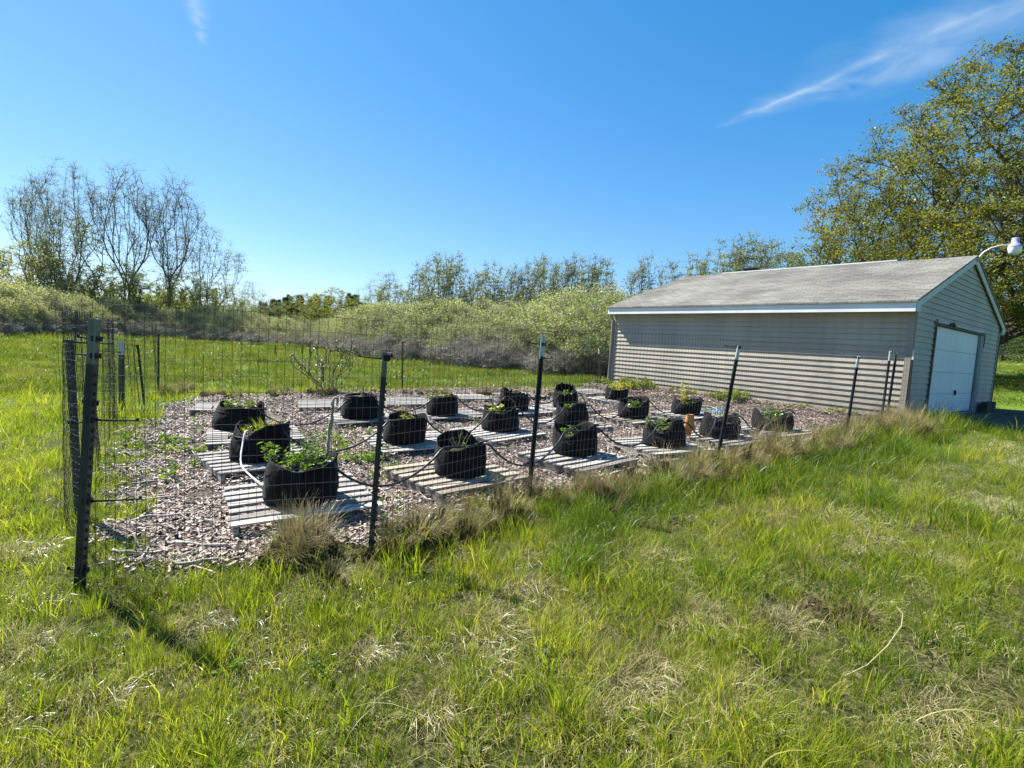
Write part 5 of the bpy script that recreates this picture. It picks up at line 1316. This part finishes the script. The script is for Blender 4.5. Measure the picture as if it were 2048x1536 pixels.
def ctree(seed, H, Rz, z0, n, lv, leaf, crad, lm, bm, r0=.02, asc=.6, inner=.25, ntw=6, aspect=.55, wind=.25, flat=.7, trunk_top=.7, lean=.0, stems=1, twr=.008, sink=.12, spread=0.0):
    """crown built by joining leaf clumps spread through the crown's volume to the nearest limb; H height, Rz crown radius by height"""
    r = np.random.default_rng(seed); nodes = []; par = []
    for q in range(stems):
        a = r.uniform(0, 6.28); m = 10; base = (np.array([math.cos(a), math.sin(a), 0]) * .25 if stems > 1 else np.zeros(3)); p = None
        for i in range(m + 1):
            f = i / m; pos = base * (1 + 0) + np.array([lean * f * H + spread * H * f * math.cos(a) * (q > 0 or stems > 1) + .012 * H * math.sin(f * 5 + seed), spread * H * f * math.sin(a) + .012 * H * math.cos(f * 4 + seed), f * H * trunk_top])
            nodes.append(pos); par.append(p if p is not None else -1); p = len(nodes) - 1
    zz = r.uniform(z0, H, n * 4); rr_ = np.array([Rz(z) for z in zz]); keep = r.uniform(size=len(zz)) < (rr_ / rr_.max()) ** 1.6; zz = zz[keep][:n]; rr_ = rr_[keep][:n]
    an = r.uniform(0, 6.283, len(zz)); lob = .78 + .44 * vnoise(an * 1.6 + 7, zz / H * 7, seed); q = np.sqrt(r.uniform(inner ** 2, 1, len(zz))) * lob
    C_ = np.stack([np.cos(an) * rr_ * q + lean * zz, np.sin(an) * rr_ * q, zz - .0 * q], -1)
    C_ = C_[np.argsort(np.linalg.norm(C_ - np.array([0, 0, z0 * .6]), axis=1))]
    cl = []
    for c in C_:
        P = np.array(nodes); d = c - P; L = np.linalg.norm(d, axis=1); hz = np.hypot(d[:, 0], d[:, 1]); pen = np.maximum(0, hz * asc - d[:, 2])
        j = int(np.argmin(L + 1.6 * pen)); k = max(1, int(L[j] / (H * .055))); p = j; d0 = c - P[j]
        for i in range(1, k + 1):
            f = i / k; pos = P[j] + d0 * f + np.array([0, 0, -sink * L[j] * math.sin(math.pi * f)]) + r.normal(0, .012 * L[j], 3) * (i < k)
            nodes.append(pos); par.append(p); p = len(nodes) - 1
        cl.append(p)
    P = np.array(nodes); pr = np.array(par); hasp = pr >= 0
    for _ in range(4):
        ns = np.zeros_like(P); nc = np.zeros(len(P)); np.add.at(ns, pr[hasp], P[hasp]); np.add.at(nc, pr[hasp], 1); mv = hasp & (nc > 0)
        P[mv] = .4 * P[mv] + .3 * P[pr[mv]] + .3 * ns[mv] / nc[mv][:, None]
    cnt = np.zeros(len(P))
    cnt[cl] += 1
    for i in range(len(P) - 1, -1, -1):
        if par[i] >= 0: cnt[par[i]] += cnt[i]
    rad = r0 * H * (np.maximum(cnt, .6) / max(n, 1)) ** .55 + .006
    e = [i for i in range(len(P)) if par[i] >= 0]; pa = [par[i] for i in e]
    ra = np.minimum(rad[pa], rad[e] * 1.35); V1, F1 = prisms(P[pa], P[e], ra, rad[e], 5)
    c = np.repeat(P[cl], ntw, 0); dr = r.normal(size=c.shape); dr[:, 2] = np.abs(dr[:, 2]) * .7 + .15; dr[:, 0] += wind; dr /= np.linalg.norm(dr, axis=1, keepdims=True)
    E_ = c + dr * crad * r.uniform(.5, 1.25, (len(c), 1)) * np.array([1, 1, flat]); V2, F2 = prisms(c, E_, np.full(len(c), twr), np.full(len(c), twr * .4), 3)
    F2 = F2 + len(V1)
    tr = np_mesh('trunk', np.concatenate([V1, V2]), np.concatenate([F1, F2]), bm, link=False)
    k = max(1, int(lv / ntw)); t = r.uniform(.15, 1.15, (len(c), k, 1)); LP = (c[:, None] + (E_ - c)[:, None] * t + r.normal(0, crad * .09, (len(c), k, 3))).reshape(-1, 3)
    LD = np.repeat(dr, k, 0) * .6 + r.normal(size=LP.shape) * .7 + np.array([wind * 2.2, 0, -.05])
    V, F = leaf_quads(r, LP, LD, leaf, aspect, .12)
    return tr.data, np_mesh('crown', V, F, lm, link=False).data
def place_tree(me, name, label, cat, x, y, s=(1, 1, 1), rz=0, group=None, dz=-.1):
    t = thing(name, label, cat, (x, y, g(x, y) + dz), rz, group); t.scale = s if isinstance(s, tuple) else (s, s, s)
    for nm, m in zip(('trunk', 'crown'), me):
        o = bpy.data.objects.new(nm, m); COL.objects.link(o); o.parent = t
    return t
COTTON = dict(trunk=.92, rad=.011, seg=[9, 7, 5, 4], wob=[.05, .07, .12, .2], trop=[.02, .10, .07, .05], wind=.012, nch=[13, 8, 5], t0=[.30, .2, .15], ang=[.62, .6, .7],
              rat=[.58, .44, .44], rr=.5, lv=7, ljit=.2, prof=lambda f: 1.1 - .62 * f, stems=2, spread=.16, base=.25)
COTTON2 = dict(COTTON, stems=1, spread=.05, nch=[20, 9, 6], rat=[.62, .44, .44], t0=[.24, .2, .15], ang=[.62, .55, .7])
FAN = dict(COTTON, stems=5, spread=.42, trunk=.9, nch=[8, 6, 4], rat=[.38, .4, .4], t0=[.3, .2, .15], lv=4, ang=[.45, .5, .6], rad=.008)
POPLAR = dict(trunk=1.0, rad=.011, seg=[9, 6, 4], wob=[.035, .07, .15], trop=[.03, .16, .10], wind=.022, nch=[26, 7], t0=[.22, .15], ang=[.52, .6], rat=[.30, .42], rr=.45,
              lv=10, ljit=.2, prof=lambda f: 1.15 - .75 * f, stems=2, spread=.12, base=.2)
MAPLE = dict(trunk=.86, rad=.020, seg=[9, 8, 6, 4], wob=[.05, .08, .12, .2], trop=[.02, .07, .03, .0], wind=.012, nch=[18, 9, 7], t0=[.14, .18, .15], ang=[.95, .65, .7],
             rat=[.62, .45, .40], rr=.55, lv=44, ljit=.38, prof=lambda f: 1.15 - .70 * f)
ROUND = dict(trunk=.75, rad=.016, seg=[6, 5, 4], wob=[.08, .12, .2], trop=[.02, .07, .05], wind=.01, nch=[14, 8], t0=[.12, .15], ang=[.85, .7], rat=[.62, .5], rr=.5,
             lv=22, ljit=.3, prof=lambda f: 1.15 - .6 * f, stems=2, spread=.2, base=.2)
SAPL = dict(trunk=.8, rad=.011, seg=[6, 5, 4], wob=[.08, .14, .2], trop=[.0, .05, .0], wind=.0, nch=[8, 5], t0=[.2, .15], ang=[.7, .7], rat=[.5, .45], rr=.55,
            lv=8, ljit=.03, prof=lambda f: 1.1 - .5 * f, stems=5, spread=.5, base=.04)
WILLOW = dict(trunk=.80, rad=.007, seg=[6, 5, 4], wob=[.07, .1, .15], trop=[.02, .10, .08], wind=.025, nch=[7, 5], t0=[.32, .2], ang=[.5, .55], rat=[.42, .5], rr=.55,
              lv=12, ljit=.13, prof=lambda f: 1.1 - .4 * f, stems=8, spread=.38, base=.35)
def px_at(px, depth): return ((px - 1024) / FPX * depth + 0.0), depth
def hgt(px, py, depth):
    """height above ground of a point seen at px, py at that depth"""
    d = FW + (px - 1024) / FPX * RT + (768 - py) / FPX * UP; x = d[0] / d[1] * depth
    return CAMZ + d[2] / d[1] * depth - g(x, depth), x
# big spring tree behind the garage, and its neighbour on the lawn
mA = ctree(5, 17.3, lambda z: 8.6 * max(0, 1 - (max(z - 4.5, 0) / 13.1) ** 1.75) * min(1, .55 + .09 * z), 2.6, 1900, 84, .135, .95, M_leaf_maple, M_bark_dark, r0=.022, asc=.45, inner=.3, ntw=6, wind=.45, flat=.6, trunk_top=.8, twr=.009)
h_, x_ = hgt(1990, 72, 27)
place_tree(mA, 'shade_tree', 'big spreading tree in yellow green spring leaf rising behind the garage', 'tree', x_, 27, (h_ / 17.3,) * 3, .4)
h_, x_ = hgt(2017, 330, 29)
mB = ctree(8, 11, lambda z: 4.6 * max(.05, math.sin(min(1, max(0, (z - 2.2) / 8.8)) * 3.0 + .1)), 2.4, 330, 40, .17, .75, M_leaf_maple, M_bark_dark, r0=.016, asc=.2, wind=.35, flat=.5, trunk_top=.85, twr=.012)
place_tree(mB, 'lawn_tree', 'slim dark trunked tree on the lawn right of the garage', 'tree', x_ + .4, 29, (.95, .95, 1.0), 2.0)
# left cottonwoods
vase = lambda R, z0, H, p=.9: (lambda z: R * (.25 + .75 * min(1, (z - z0) / (H * .45))) * max(.0, 1 - max(0, (z - H * .62) / (H * .42)) ** 2) if z > z0 else R * .2)
mC = [ctree(21, 16, vase(4.6, 4, 16), 4, 340, 20, .13, .95, M_leaf_cotton, M_bark, r0=.0085, asc=1.5, inner=.05, ntw=7, wind=.2, flat=1.1, stems=3, spread=.07, twr=.010, sink=-.06),
      ctree(22, 16, vase(3.6, 4.5, 16), 4.5, 260, 20, .13, .95, M_leaf_cotton, M_bark, r0=.010, asc=1.6, inner=.05, ntw=7, wind=.2, flat=1.1, stems=2, spread=.04, twr=.010, sink=-.06),
      ctree(23, 12, vase(4.6, 2.5, 12), 2.5, 220, 14, .13, .85, M_leaf_cotton, M_bark, r0=.008, asc=1.7, inner=.1, ntw=7, wind=.15, flat=1.1, stems=4, spread=.16, twr=.010, sink=-.06)]
for (px, py, dep, k, wd, rz, lab) in ((125, 322, 79, 0, .9, .3, 'broad half bare cottonwood, leftmost and bushiest of the tall group'), (70, 350, 84, 1, .8, 1.7, 'thin half bare cottonwood just behind the leftmost broad one'),
                                  (256, 326, 81, 1, .95, .0, 'tall cottonwood with a clean forked trunk, second from the left of the tall group'), (345, 345, 81, 1, .9, 2.6, 'tall narrow cottonwood leaning right, third of the tall group'),
                                  (410, 452, 79, 2, .95, 1.0, 'low fan shaped bare tree at the right end of the tall group')):
    h_, x_ = hgt(px, py, dep); b = 12 if k == 2 else 16
    place_tree(mC[k], 'cottonwood', lab, 'tree', x_, dep, (h_ / b * wd, h_ / b * wd, h_ / b), rz, 'half bare cottonwoods at the left')
# rounded leafy trees
dome = lambda R, z0, H: (lambda z: R * math.sqrt(max(.02, 1 - ((z - H * .48) / (H * .53)) ** 2)))
mR = [ctree(31, 6.8, dome(2.9, .5, 6.8), .5, 230, 30, .15, .55, M_leaf_mid, M_bark, asc=.5, wind=.2, ntw=6, stems=2, spread=.05, twr=.012), ctree(32, 6.8, dome(2.9, .5, 6.8), .5, 230, 30, .15, .55, M_leaf_lime, M_bark, asc=.5, wind=.2, ntw=6, stems=2, spread=.05, twr=.012),
      ctree(33, 6.8, dome(2.8, .5, 6.8), .5, 220, 18, .14, .6, M_leaf_cotton, M_bark, asc=.6, wind=.2, ntw=6, stems=3, spread=.08, twr=.014)]
for (px, py, dep, k, wd, lab) in ((60, 490, 77, 1, 1.1, 'yellow green tree low at the far left under the tall cottonwoods'), (15, 505, 89, 2, 1.2, 'grey green tree cut by the left edge of the view'),
                             (150, 440, 76, 2, .75, 'darker green tree standing before the leftmost cottonwood'), (120, 520, 79, 2, 1.1, 'soft green tree between brush and cottonwoods at far left'),
                             (235, 530, 79, 0, 1.1, 'green tree at the foot of the forked cottonwood'), (300, 540, 81, 2, 1.2, 'pale green tree between the second and third cottonwoods'), (370, 545, 83, 0, 1.1, 'green tree left of the fan shaped bare tree'),
                             (440, 565, 85, 2, 1.0, 'small green tree right of the fan shaped bare tree'), (790, 575, 62, 1, 1.3, 'round yellow green tree behind the lone bare tree'),
                             (605, 590, 110, 1, 1.1, 'bright yellow tree standing before the distant dark woods'), (670, 580, 115, 1, 1.1, 'yellow green tree in the distant treeline near the lone bare tree'), (645, 592, 120, 0, 1.2, 'mid green tree in the distant treeline between two yellow ones'),
                             (545, 605, 110, 2, 1.2, 'brownish green tree in the distant treeline'), (490, 600, 105, 2, 1.3, 'pale green tree in the distant treeline right of the cottonwoods'), (720, 598, 118, 0, 1.3, 'darker green tree at the right end of the distant treeline'),
                             (870, 590, 62, 0, 1.2, 'green tree showing between the first poplars of the row'), (960, 580, 64, 1, 1.2, 'yellow green tree behind the left half of the poplar row'), (1010, 585, 62, 0, 1.2, 'green tree behind the middle of the poplar row'),
                             (1060, 580, 64, 1, 1.2, 'yellow green tree right of the middle of the poplar row'), (1110, 590, 60, 0, 1.1, 'green tree behind the right half of the poplar row'), (1195, 600, 46, 1, 1.0, 'yellow topped tree just left of the garage eave')):
    h_, x_ = hgt(px, py, dep)
    place_tree(mR[k], 'leafy_tree', lab, 'tree', x_, dep, (h_ / 6.6 * wd, h_ / 6.6 * wd, h_ / 6.6), px * .7, 'rounded leafy trees in the background')
# poplars
col_ = lambda R, H: (lambda z: R * min(1, .35 + z / (H * .45)) * (1 - .62 * z / H))
mP = [ctree(41, 9, col_(1.55, 9), 1.8, 110, 22, .13, .6, M_leaf_cotton, M_bark, r0=.007, asc=1.7, inner=.0, ntw=6, wind=.35, flat=1.2, lean=.04, stems=2, spread=.05, twr=.012, trunk_top=.95, sink=-.05), ctree(42, 9, col_(1.35, 9), 2.2, 90, 20, .13, .6, M_leaf_cotton, M_bark, r0=.007, asc=1.8, inner=.0, ntw=6, wind=.35, flat=1.2, lean=.05, stems=1, twr=.012, trunk_top=.97, sink=-.05),
      ctree(43, 9, col_(1.9, 9), 1.5, 140, 20, .13, .6, M_leaf_cotton, M_bark, r0=.007, asc=1.6, inner=.0, ntw=6, wind=.35, flat=1.2, lean=.04, stems=3, spread=.09, twr=.012, trunk_top=.92, sink=-.05),
      ctree(44, 9, col_(1.8, 9), 1.5, 160, 30, .14, .6, M_leaf_mid, M_bark, r0=.007, asc=1.5, inner=.0, ntw=6, wind=.35, flat=1.1, lean=.05, stems=2, spread=.05, twr=.012, trunk_top=.95, sink=-.05)]
ROWP = [(836, 530), (852, 520), (868, 514), (884, 508), (900, 512), (914, 510), (932, 536), (950, 542), (968, 528), (984, 524), (1000, 532), (1018, 540), (1034, 534), (1050, 526), (1068, 520), (1082, 514), (1096, 518), (1112, 530), (1128, 520), (1144, 512), (1158, 516), (1174, 522), (1190, 516), (1206, 520)]
ord_ = ['first', 'second', 'third', 'fourth', 'fifth', 'sixth', 'seventh', 'eighth', 'ninth', 'tenth', 'eleventh', 'twelfth', 'thirteenth', 'fourteenth', 'fifteenth', 'sixteenth', 'seventeenth', 'eighteenth', 'nineteenth', 'twentieth', 'twenty first', 'twenty second', 'twenty third', 'twenty fourth']
rr = random.Random(77)
for i, (px, py) in enumerate(ROWP):
    dep = 56 + rr.uniform(-3, 4); h_, x_ = hgt(px, py, dep)
    place_tree(mP[[0, 1, 2, 3, 1, 0, 1, 2, 0, 1, 1, 2, 0, 1, 2, 0, 3, 1, 2, 0, 1, 3, 0, 2][i]], 'poplar', 'wind bent thin poplar, %s from the left in the row left of the garage' % ord_[i], 'tree', x_ - .4, dep, (h_ / 9 * 1.0, h_ / 9 * 1.0, h_ / 9), rr.uniform(-.5, .5), 'poplars leaning in the wind')
for i, (px, py, lab) in enumerate(((1275, 530, 'sparse poplar above the far end of the garage roof'), (1300, 518, 'taller sparse poplar above the far end of the garage roof'), (1335, 535, 'small poplar touching the roof slope'),
                              (1388, 520, 'poplar above the start of the roof ridge'), (1410, 512, 'slim poplar right of the start of the roof ridge'), (1452, 495, 'dense poplar left of the roof vent'), (1475, 492, 'leafy poplar right above the roof vent'),
                              (1508, 482, 'tallest poplar of the clump behind the roof ridge'), (1535, 490, 'poplar behind the ridge with thin top'), (1560, 508, 'last poplar before the big shade tree'))):
    dep = 50 + rr.uniform(-3, 4); h_, x_ = hgt(px, py, dep)
    place_tree(mP[3 if i > 2 and i % 2 else i % 3], 'poplar', lab, 'tree', x_ - .4, dep, (h_ / 9 * 1.2, h_ / 9 * 1.2, h_ / 9 * 1.05), rr.uniform(-.5, .5), 'poplars leaning in the wind')
for (px, py, dep, lab) in ((775, 545, 58, 'lone bare tree left of the poplar row'), (502, 563, 100, 'small bare tree alone on the skyline right of the cottonwoods')):
    h_, x_ = hgt(px, py, dep); place_tree(mC[2], 'bare_tree', lab, 'tree', x_, dep, (h_ / 12,) * 3, px, 'nearly bare trees')
# conifers
def conifer(seed, H):
    r = random.Random(seed); mb = MB(); mb.tube([(0, 0, 0), (0, 0, H * .6), (0, 0, H)], [H * .014, H * .008, .01], 6); P_, D_ = [], []
    lv = 46
    for i in range(lv):
        z = H * (.08 + .9 * i / lv); R_ = H * .17 * (1 - i / lv) ** 1.1 * (1 + .35 * math.sin(i * 2.1 + seed)) + .01
        for k in range(9):
            a = r.uniform(0, 6.28); R2 = R_ * r.uniform(.6, 1.15)
            for j in range(9):
                f = (j + 1) / 9; P_.append((math.cos(a) * R2 * f + r.gauss(0, .06), math.sin(a) * R2 * f + r.gauss(0, .06), z - R2 * f * .3 + r.gauss(0, .1))); D_.append((math.cos(a) + r.gauss(0, .6), math.sin(a) + r.gauss(0, .6), -.2 + r.gauss(0, .3)))
    tr = mb.build('trunk', M_bark_dark, link=False); V, F = leaf_quads(np.random.default_rng(seed), P_, D_, H * .024, .35, .2)
    return tr.data, np_mesh('crown', V, F, M_leaf_dark, link=False).data
mK = [conifer(1, 10), conifer(2, 10)]
for i, (px, py, dep, lab) in enumerate(((548, 592, 150, 'dark conifer left of the brownish tree on the skyline'), (572, 588, 150, 'pointed conifer just left of the bright yellow tree'), (590, 600, 150, 'shorter conifer behind the bright yellow tree'), (600, 583, 152, 'tallest spire behind the bright yellow tree'),
                               (633, 588, 150, 'conifer right of the bright yellow tree'), (655, 585, 150, 'conifer between the two yellow trees'), (700, 584, 150, 'conifer right of the second yellow tree'), (712, 582, 152, 'sharp topped conifer near the lone bare tree'),
                               (725, 598, 150, 'low conifer near the lone bare tree'), (745, 603, 150, 'last low conifer before the lone bare tree'), (530, 600, 150, 'first conifer of the skyline from the left'))):
    h_, x_ = hgt(px, py, dep); place_tree(mK[i % 2], 'conifer', lab, 'tree', x_, dep, (h_ / 10 * 2.9, h_ / 10 * 2.9, h_ / 10 * .96), i, 'conifers of the distant treeline')
for (px, py, dep, w2, lab) in ((2020, 600, 52, 1.0, 'dark evergreen behind the lawn tree'), (2075, 560, 50, 1.1, 'tall dark evergreen at the right edge of the lawn'), (1985, 640, 56, 1, 'dark evergreen half hidden by the garage corner'), (2130, 600, 52, 1.2, 'dark evergreen beyond the right edge of the lawn')):
    h_, x_ = hgt(px, py, dep); place_tree(mK[0], 'conifer', lab, 'tree', x_, dep, (h_ / 10 * 1.7, h_ / 10 * 1.7, h_ / 10), px, 'evergreens beyond the lawn')
# pale multi stem sapling behind the bed and two seedlings in the field
mS = ctree(51, 1.35, lambda z: .72 * min(1, .4 + z), .35, 110, 18, .036, .13, M_leaf_pale, M_bark_dark, r0=.010, asc=.9, inner=.1, ntw=5, stems=5, spread=.16, twr=.0022, wind=.05, trunk_top=.55, sink=0)
x_, y_ = pxg(648, 789); place_tree(mS, 'sapling', 'pale leaved many stemmed sapling just behind the chip bed', 'shrub', x_, y_, (1.2, 1.2, 1.1), 0, None, 0)
x_, y_ = -2.1, 14.3
for (px, py, lab, s) in ((550, 716, 'low dark seedling in the field, left of two', .05), (604, 710, 'upright dark seedling in the field, right of two', .055)):
    x_, y_ = pxg(px, py); h_ = .9; place_tree(mK[1], 'seedling', lab, 'shrub', x_, y_, (s * 1.9, s * 1.9, h_ / 10), 1, 'small evergreen seedlings in the field', 0)

# ------------------------------------------------------------------ willow thicket: one mass
def join2(me, name, lm, bm):
    vs, fs, mi = [], [], []; o = 0
    for k, m in enumerate(me):
        v = np.empty(len(m.vertices) * 3, np.float32); m.vertices.foreach_get('co', v); f = np.empty(len(m.loops), np.int32); m.loops.foreach_get('vertex_index', f)
        vs.append(v.reshape(-1, 3)); fs.append(f.reshape(-1, 4) + o); mi += [k] * (len(f) // 4); o += len(m.vertices)
    return np_mesh(name, np.concatenate(vs), np.concatenate(fs), [bm, lm], link=False, mi=mi)
def shrub(seed, H, R, lm, lv, leaf, n=130, z0=1.0, bm=None, tw=.011, nt=6):
    bm = bm or M_stem
    return join2(ctree(seed, H, lambda z: R * min(1, .5 + z / H) * math.sqrt(max(.04, 1 - (max(0, z - H * .5) / (H * .53)) ** 2)), z0, n, lv, leaf, .5, lm, bm, r0=.007, asc=1.4, inner=.05, ntw=nt, stems=7, spread=.20, twr=tw, wind=.35, flat=1.3, aspect=.3, trunk_top=.7, sink=-.03), 'shrub', lm, bm)
M_twig = mat('bare_twigs', (0.22, 0.19, 0.175), 0.9, (0.38, 0.34, 0.31), 3)
SH = [shrub(61, 4.2, 1.8, M_leaf_willow, 24, .15), shrub(62, 4.4, 1.5, M_leaf_willow, 18, .15, 110), shrub(63, 3.6, 2.0, M_leaf_cotton, 14, .13), shrub(64, 4.8, 1.1, M_leaf_willow, 12, .14, 90),
      shrub(65, 1.9, 1.3, M_leaf_cotton, 5, .08, 110, .25, M_twig, .012, 8), shrub(67, 1.5, 1.2, M_leaf_pale, 4, .07, 100, .2, M_twig, .012, 8)]
EDGE = [(-60, 674), (100, 673), (250, 674), (400, 682), (520, 690), (640, 697), (700, 708), (800, 722), (900, 732), (1000, 738), (1100, 748), (1200, 750), (1300, 752)]
rng = np.random.default_rng(71); PX, PY, SS, ZS, ID = [], [], [], [], []
for (p0, p1) in zip(EDGE[:-1], EDGE[1:]):
    a = pxg(*p0); b = pxg(*p1); L_ = math.dist(a, b); n = int(L_ / 1.25) + 2
    for row in range(7):
        for k in range(n):
            f = (k + rng.uniform(-.4, .4)) / n; x = a[0] + (b[0] - a[0]) * f; y = a[1] + (b[1] - a[1]) * f; dd = math.hypot(x, y)
            off = row * 1.9 + rng.uniform(-.6, .8) + .8; x *= 1 + off / dd; y *= 1 + off / dd
            px = 1024 + FPX * x / y
            hb_ = np.interp(px, [0, 200, 450, 560, 640, 720, 800, 900, 1040, 1130, 1220], [4.6, 4.4, 3.8, 3.2, 3.2, 3.9, 4.1, 4.0, 3.9, 4.5, 4.6])
            s = hb_ / 4.2 * (.70 + .42 * fnoise(x * .22, y * .22, 91)) * rng.uniform(.8, 1.08) * (.60 + .40 * min(1, row / 2.5)) * 1.12
            PX.append(x); PY.append(y); SS.append(s * rng.uniform(.95, 1.25)); ZS.append(s); ID.append(int(rng.choice([0, 1, 0, 1, 2, 3] if px > 640 else [0, 2, 2, 1, 3])))
            if row < 3:
                x2 = x * (1 - (1.2 + rng.uniform(-.5, .9)) / dd) + rng.normal(0, .4); y2 = y * (1 - (1.2 + rng.uniform(-.5, .9)) / dd); q = rng.uniform(.6, 1.15)
                q *= .85; PX.append(x2); PY.append(y2); SS.append(q * 1.2); ZS.append(q); ID.append(int(rng.choice([4, 5])))
PX = np.array(PX); PY = np.array(PY); n = len(PX)
k = ~in_garage(PX, PY, 1.0)
scatter('willow_thicket', np.column_stack([PX, PY, G(PX, PY) - .1])[k], np.column_stack([np.zeros(n), np.zeros(n), rng.normal(0, .5, n)])[k], np.column_stack([SS, SS, ZS])[k], np.array(ID)[k], SH,
        'dense pale green willow thicket with bare grey stems at its foot')
# far woods as one mass beyond the field so that no gap shows the bare rim of the land
rng = np.random.default_rng(5); n = 900
ang_ = rng.uniform(-1.15, 1.15, n); rad_ = rng.uniform(165, 260, n); PX = rad_ * np.sin(ang_); PY = rad_ * np.cos(ang_)
WD = [bpy.data.objects.new('far_tree', mR[0][1]), bpy.data.objects.new('far_tree', mK[0][1]), bpy.data.objects.new('far_tree', mR[2][1])]
s = rng.uniform(.75, 1.35, n)
scatter('far_woods', np.column_stack([PX, PY, G(PX, PY) - .5]), np.column_stack([np.zeros(n), np.zeros(n), rng.uniform(0, 6.28, n)]), np.column_stack([s * 1.9, s * 1.9, s * 1.22]), rng.integers(0, 3, n), WD,
        'distant mixed woods closing the horizon')
# bush against the far end of the garage
h_, x_ = hgt(1175, 600, 27)
mW = ctree(66, 4.3, lambda z: 2.2 * min(1, .45 + z / 2.6) * math.sqrt(max(.03, 1 - (max(0, z - 2.2) / 2.25) ** 2)), .9, 260, 34, .14, .5, M_leaf_willow, M_stem, r0=.008, asc=1.0, inner=.15, ntw=6, stems=6, spread=.16, twr=.008, wind=.3, flat=1.2, aspect=.3, trunk_top=.7, sink=0)
for (px, dep, hh, lab) in ((1180, 27.5, 4.4, 'tall pale green willow bush touching the far end of the garage'), (1120, 29.5, 4.2, 'broad willow bush left of the garage far corner'), (1215, 25.5, 3.9, 'willow bush behind the garage far corner'), (1065, 33, 4.0, 'fresh green willow bush at the front of the thicket')):
    h_, x_ = hgt(px, 700, dep); place_tree(mW, 'willow_bush', lab, 'shrub', x_, dep, (hh / 4.2 * 1.15, hh / 4.2 * 1.15, hh / 4.2), px, 'willow bushes near the garage')
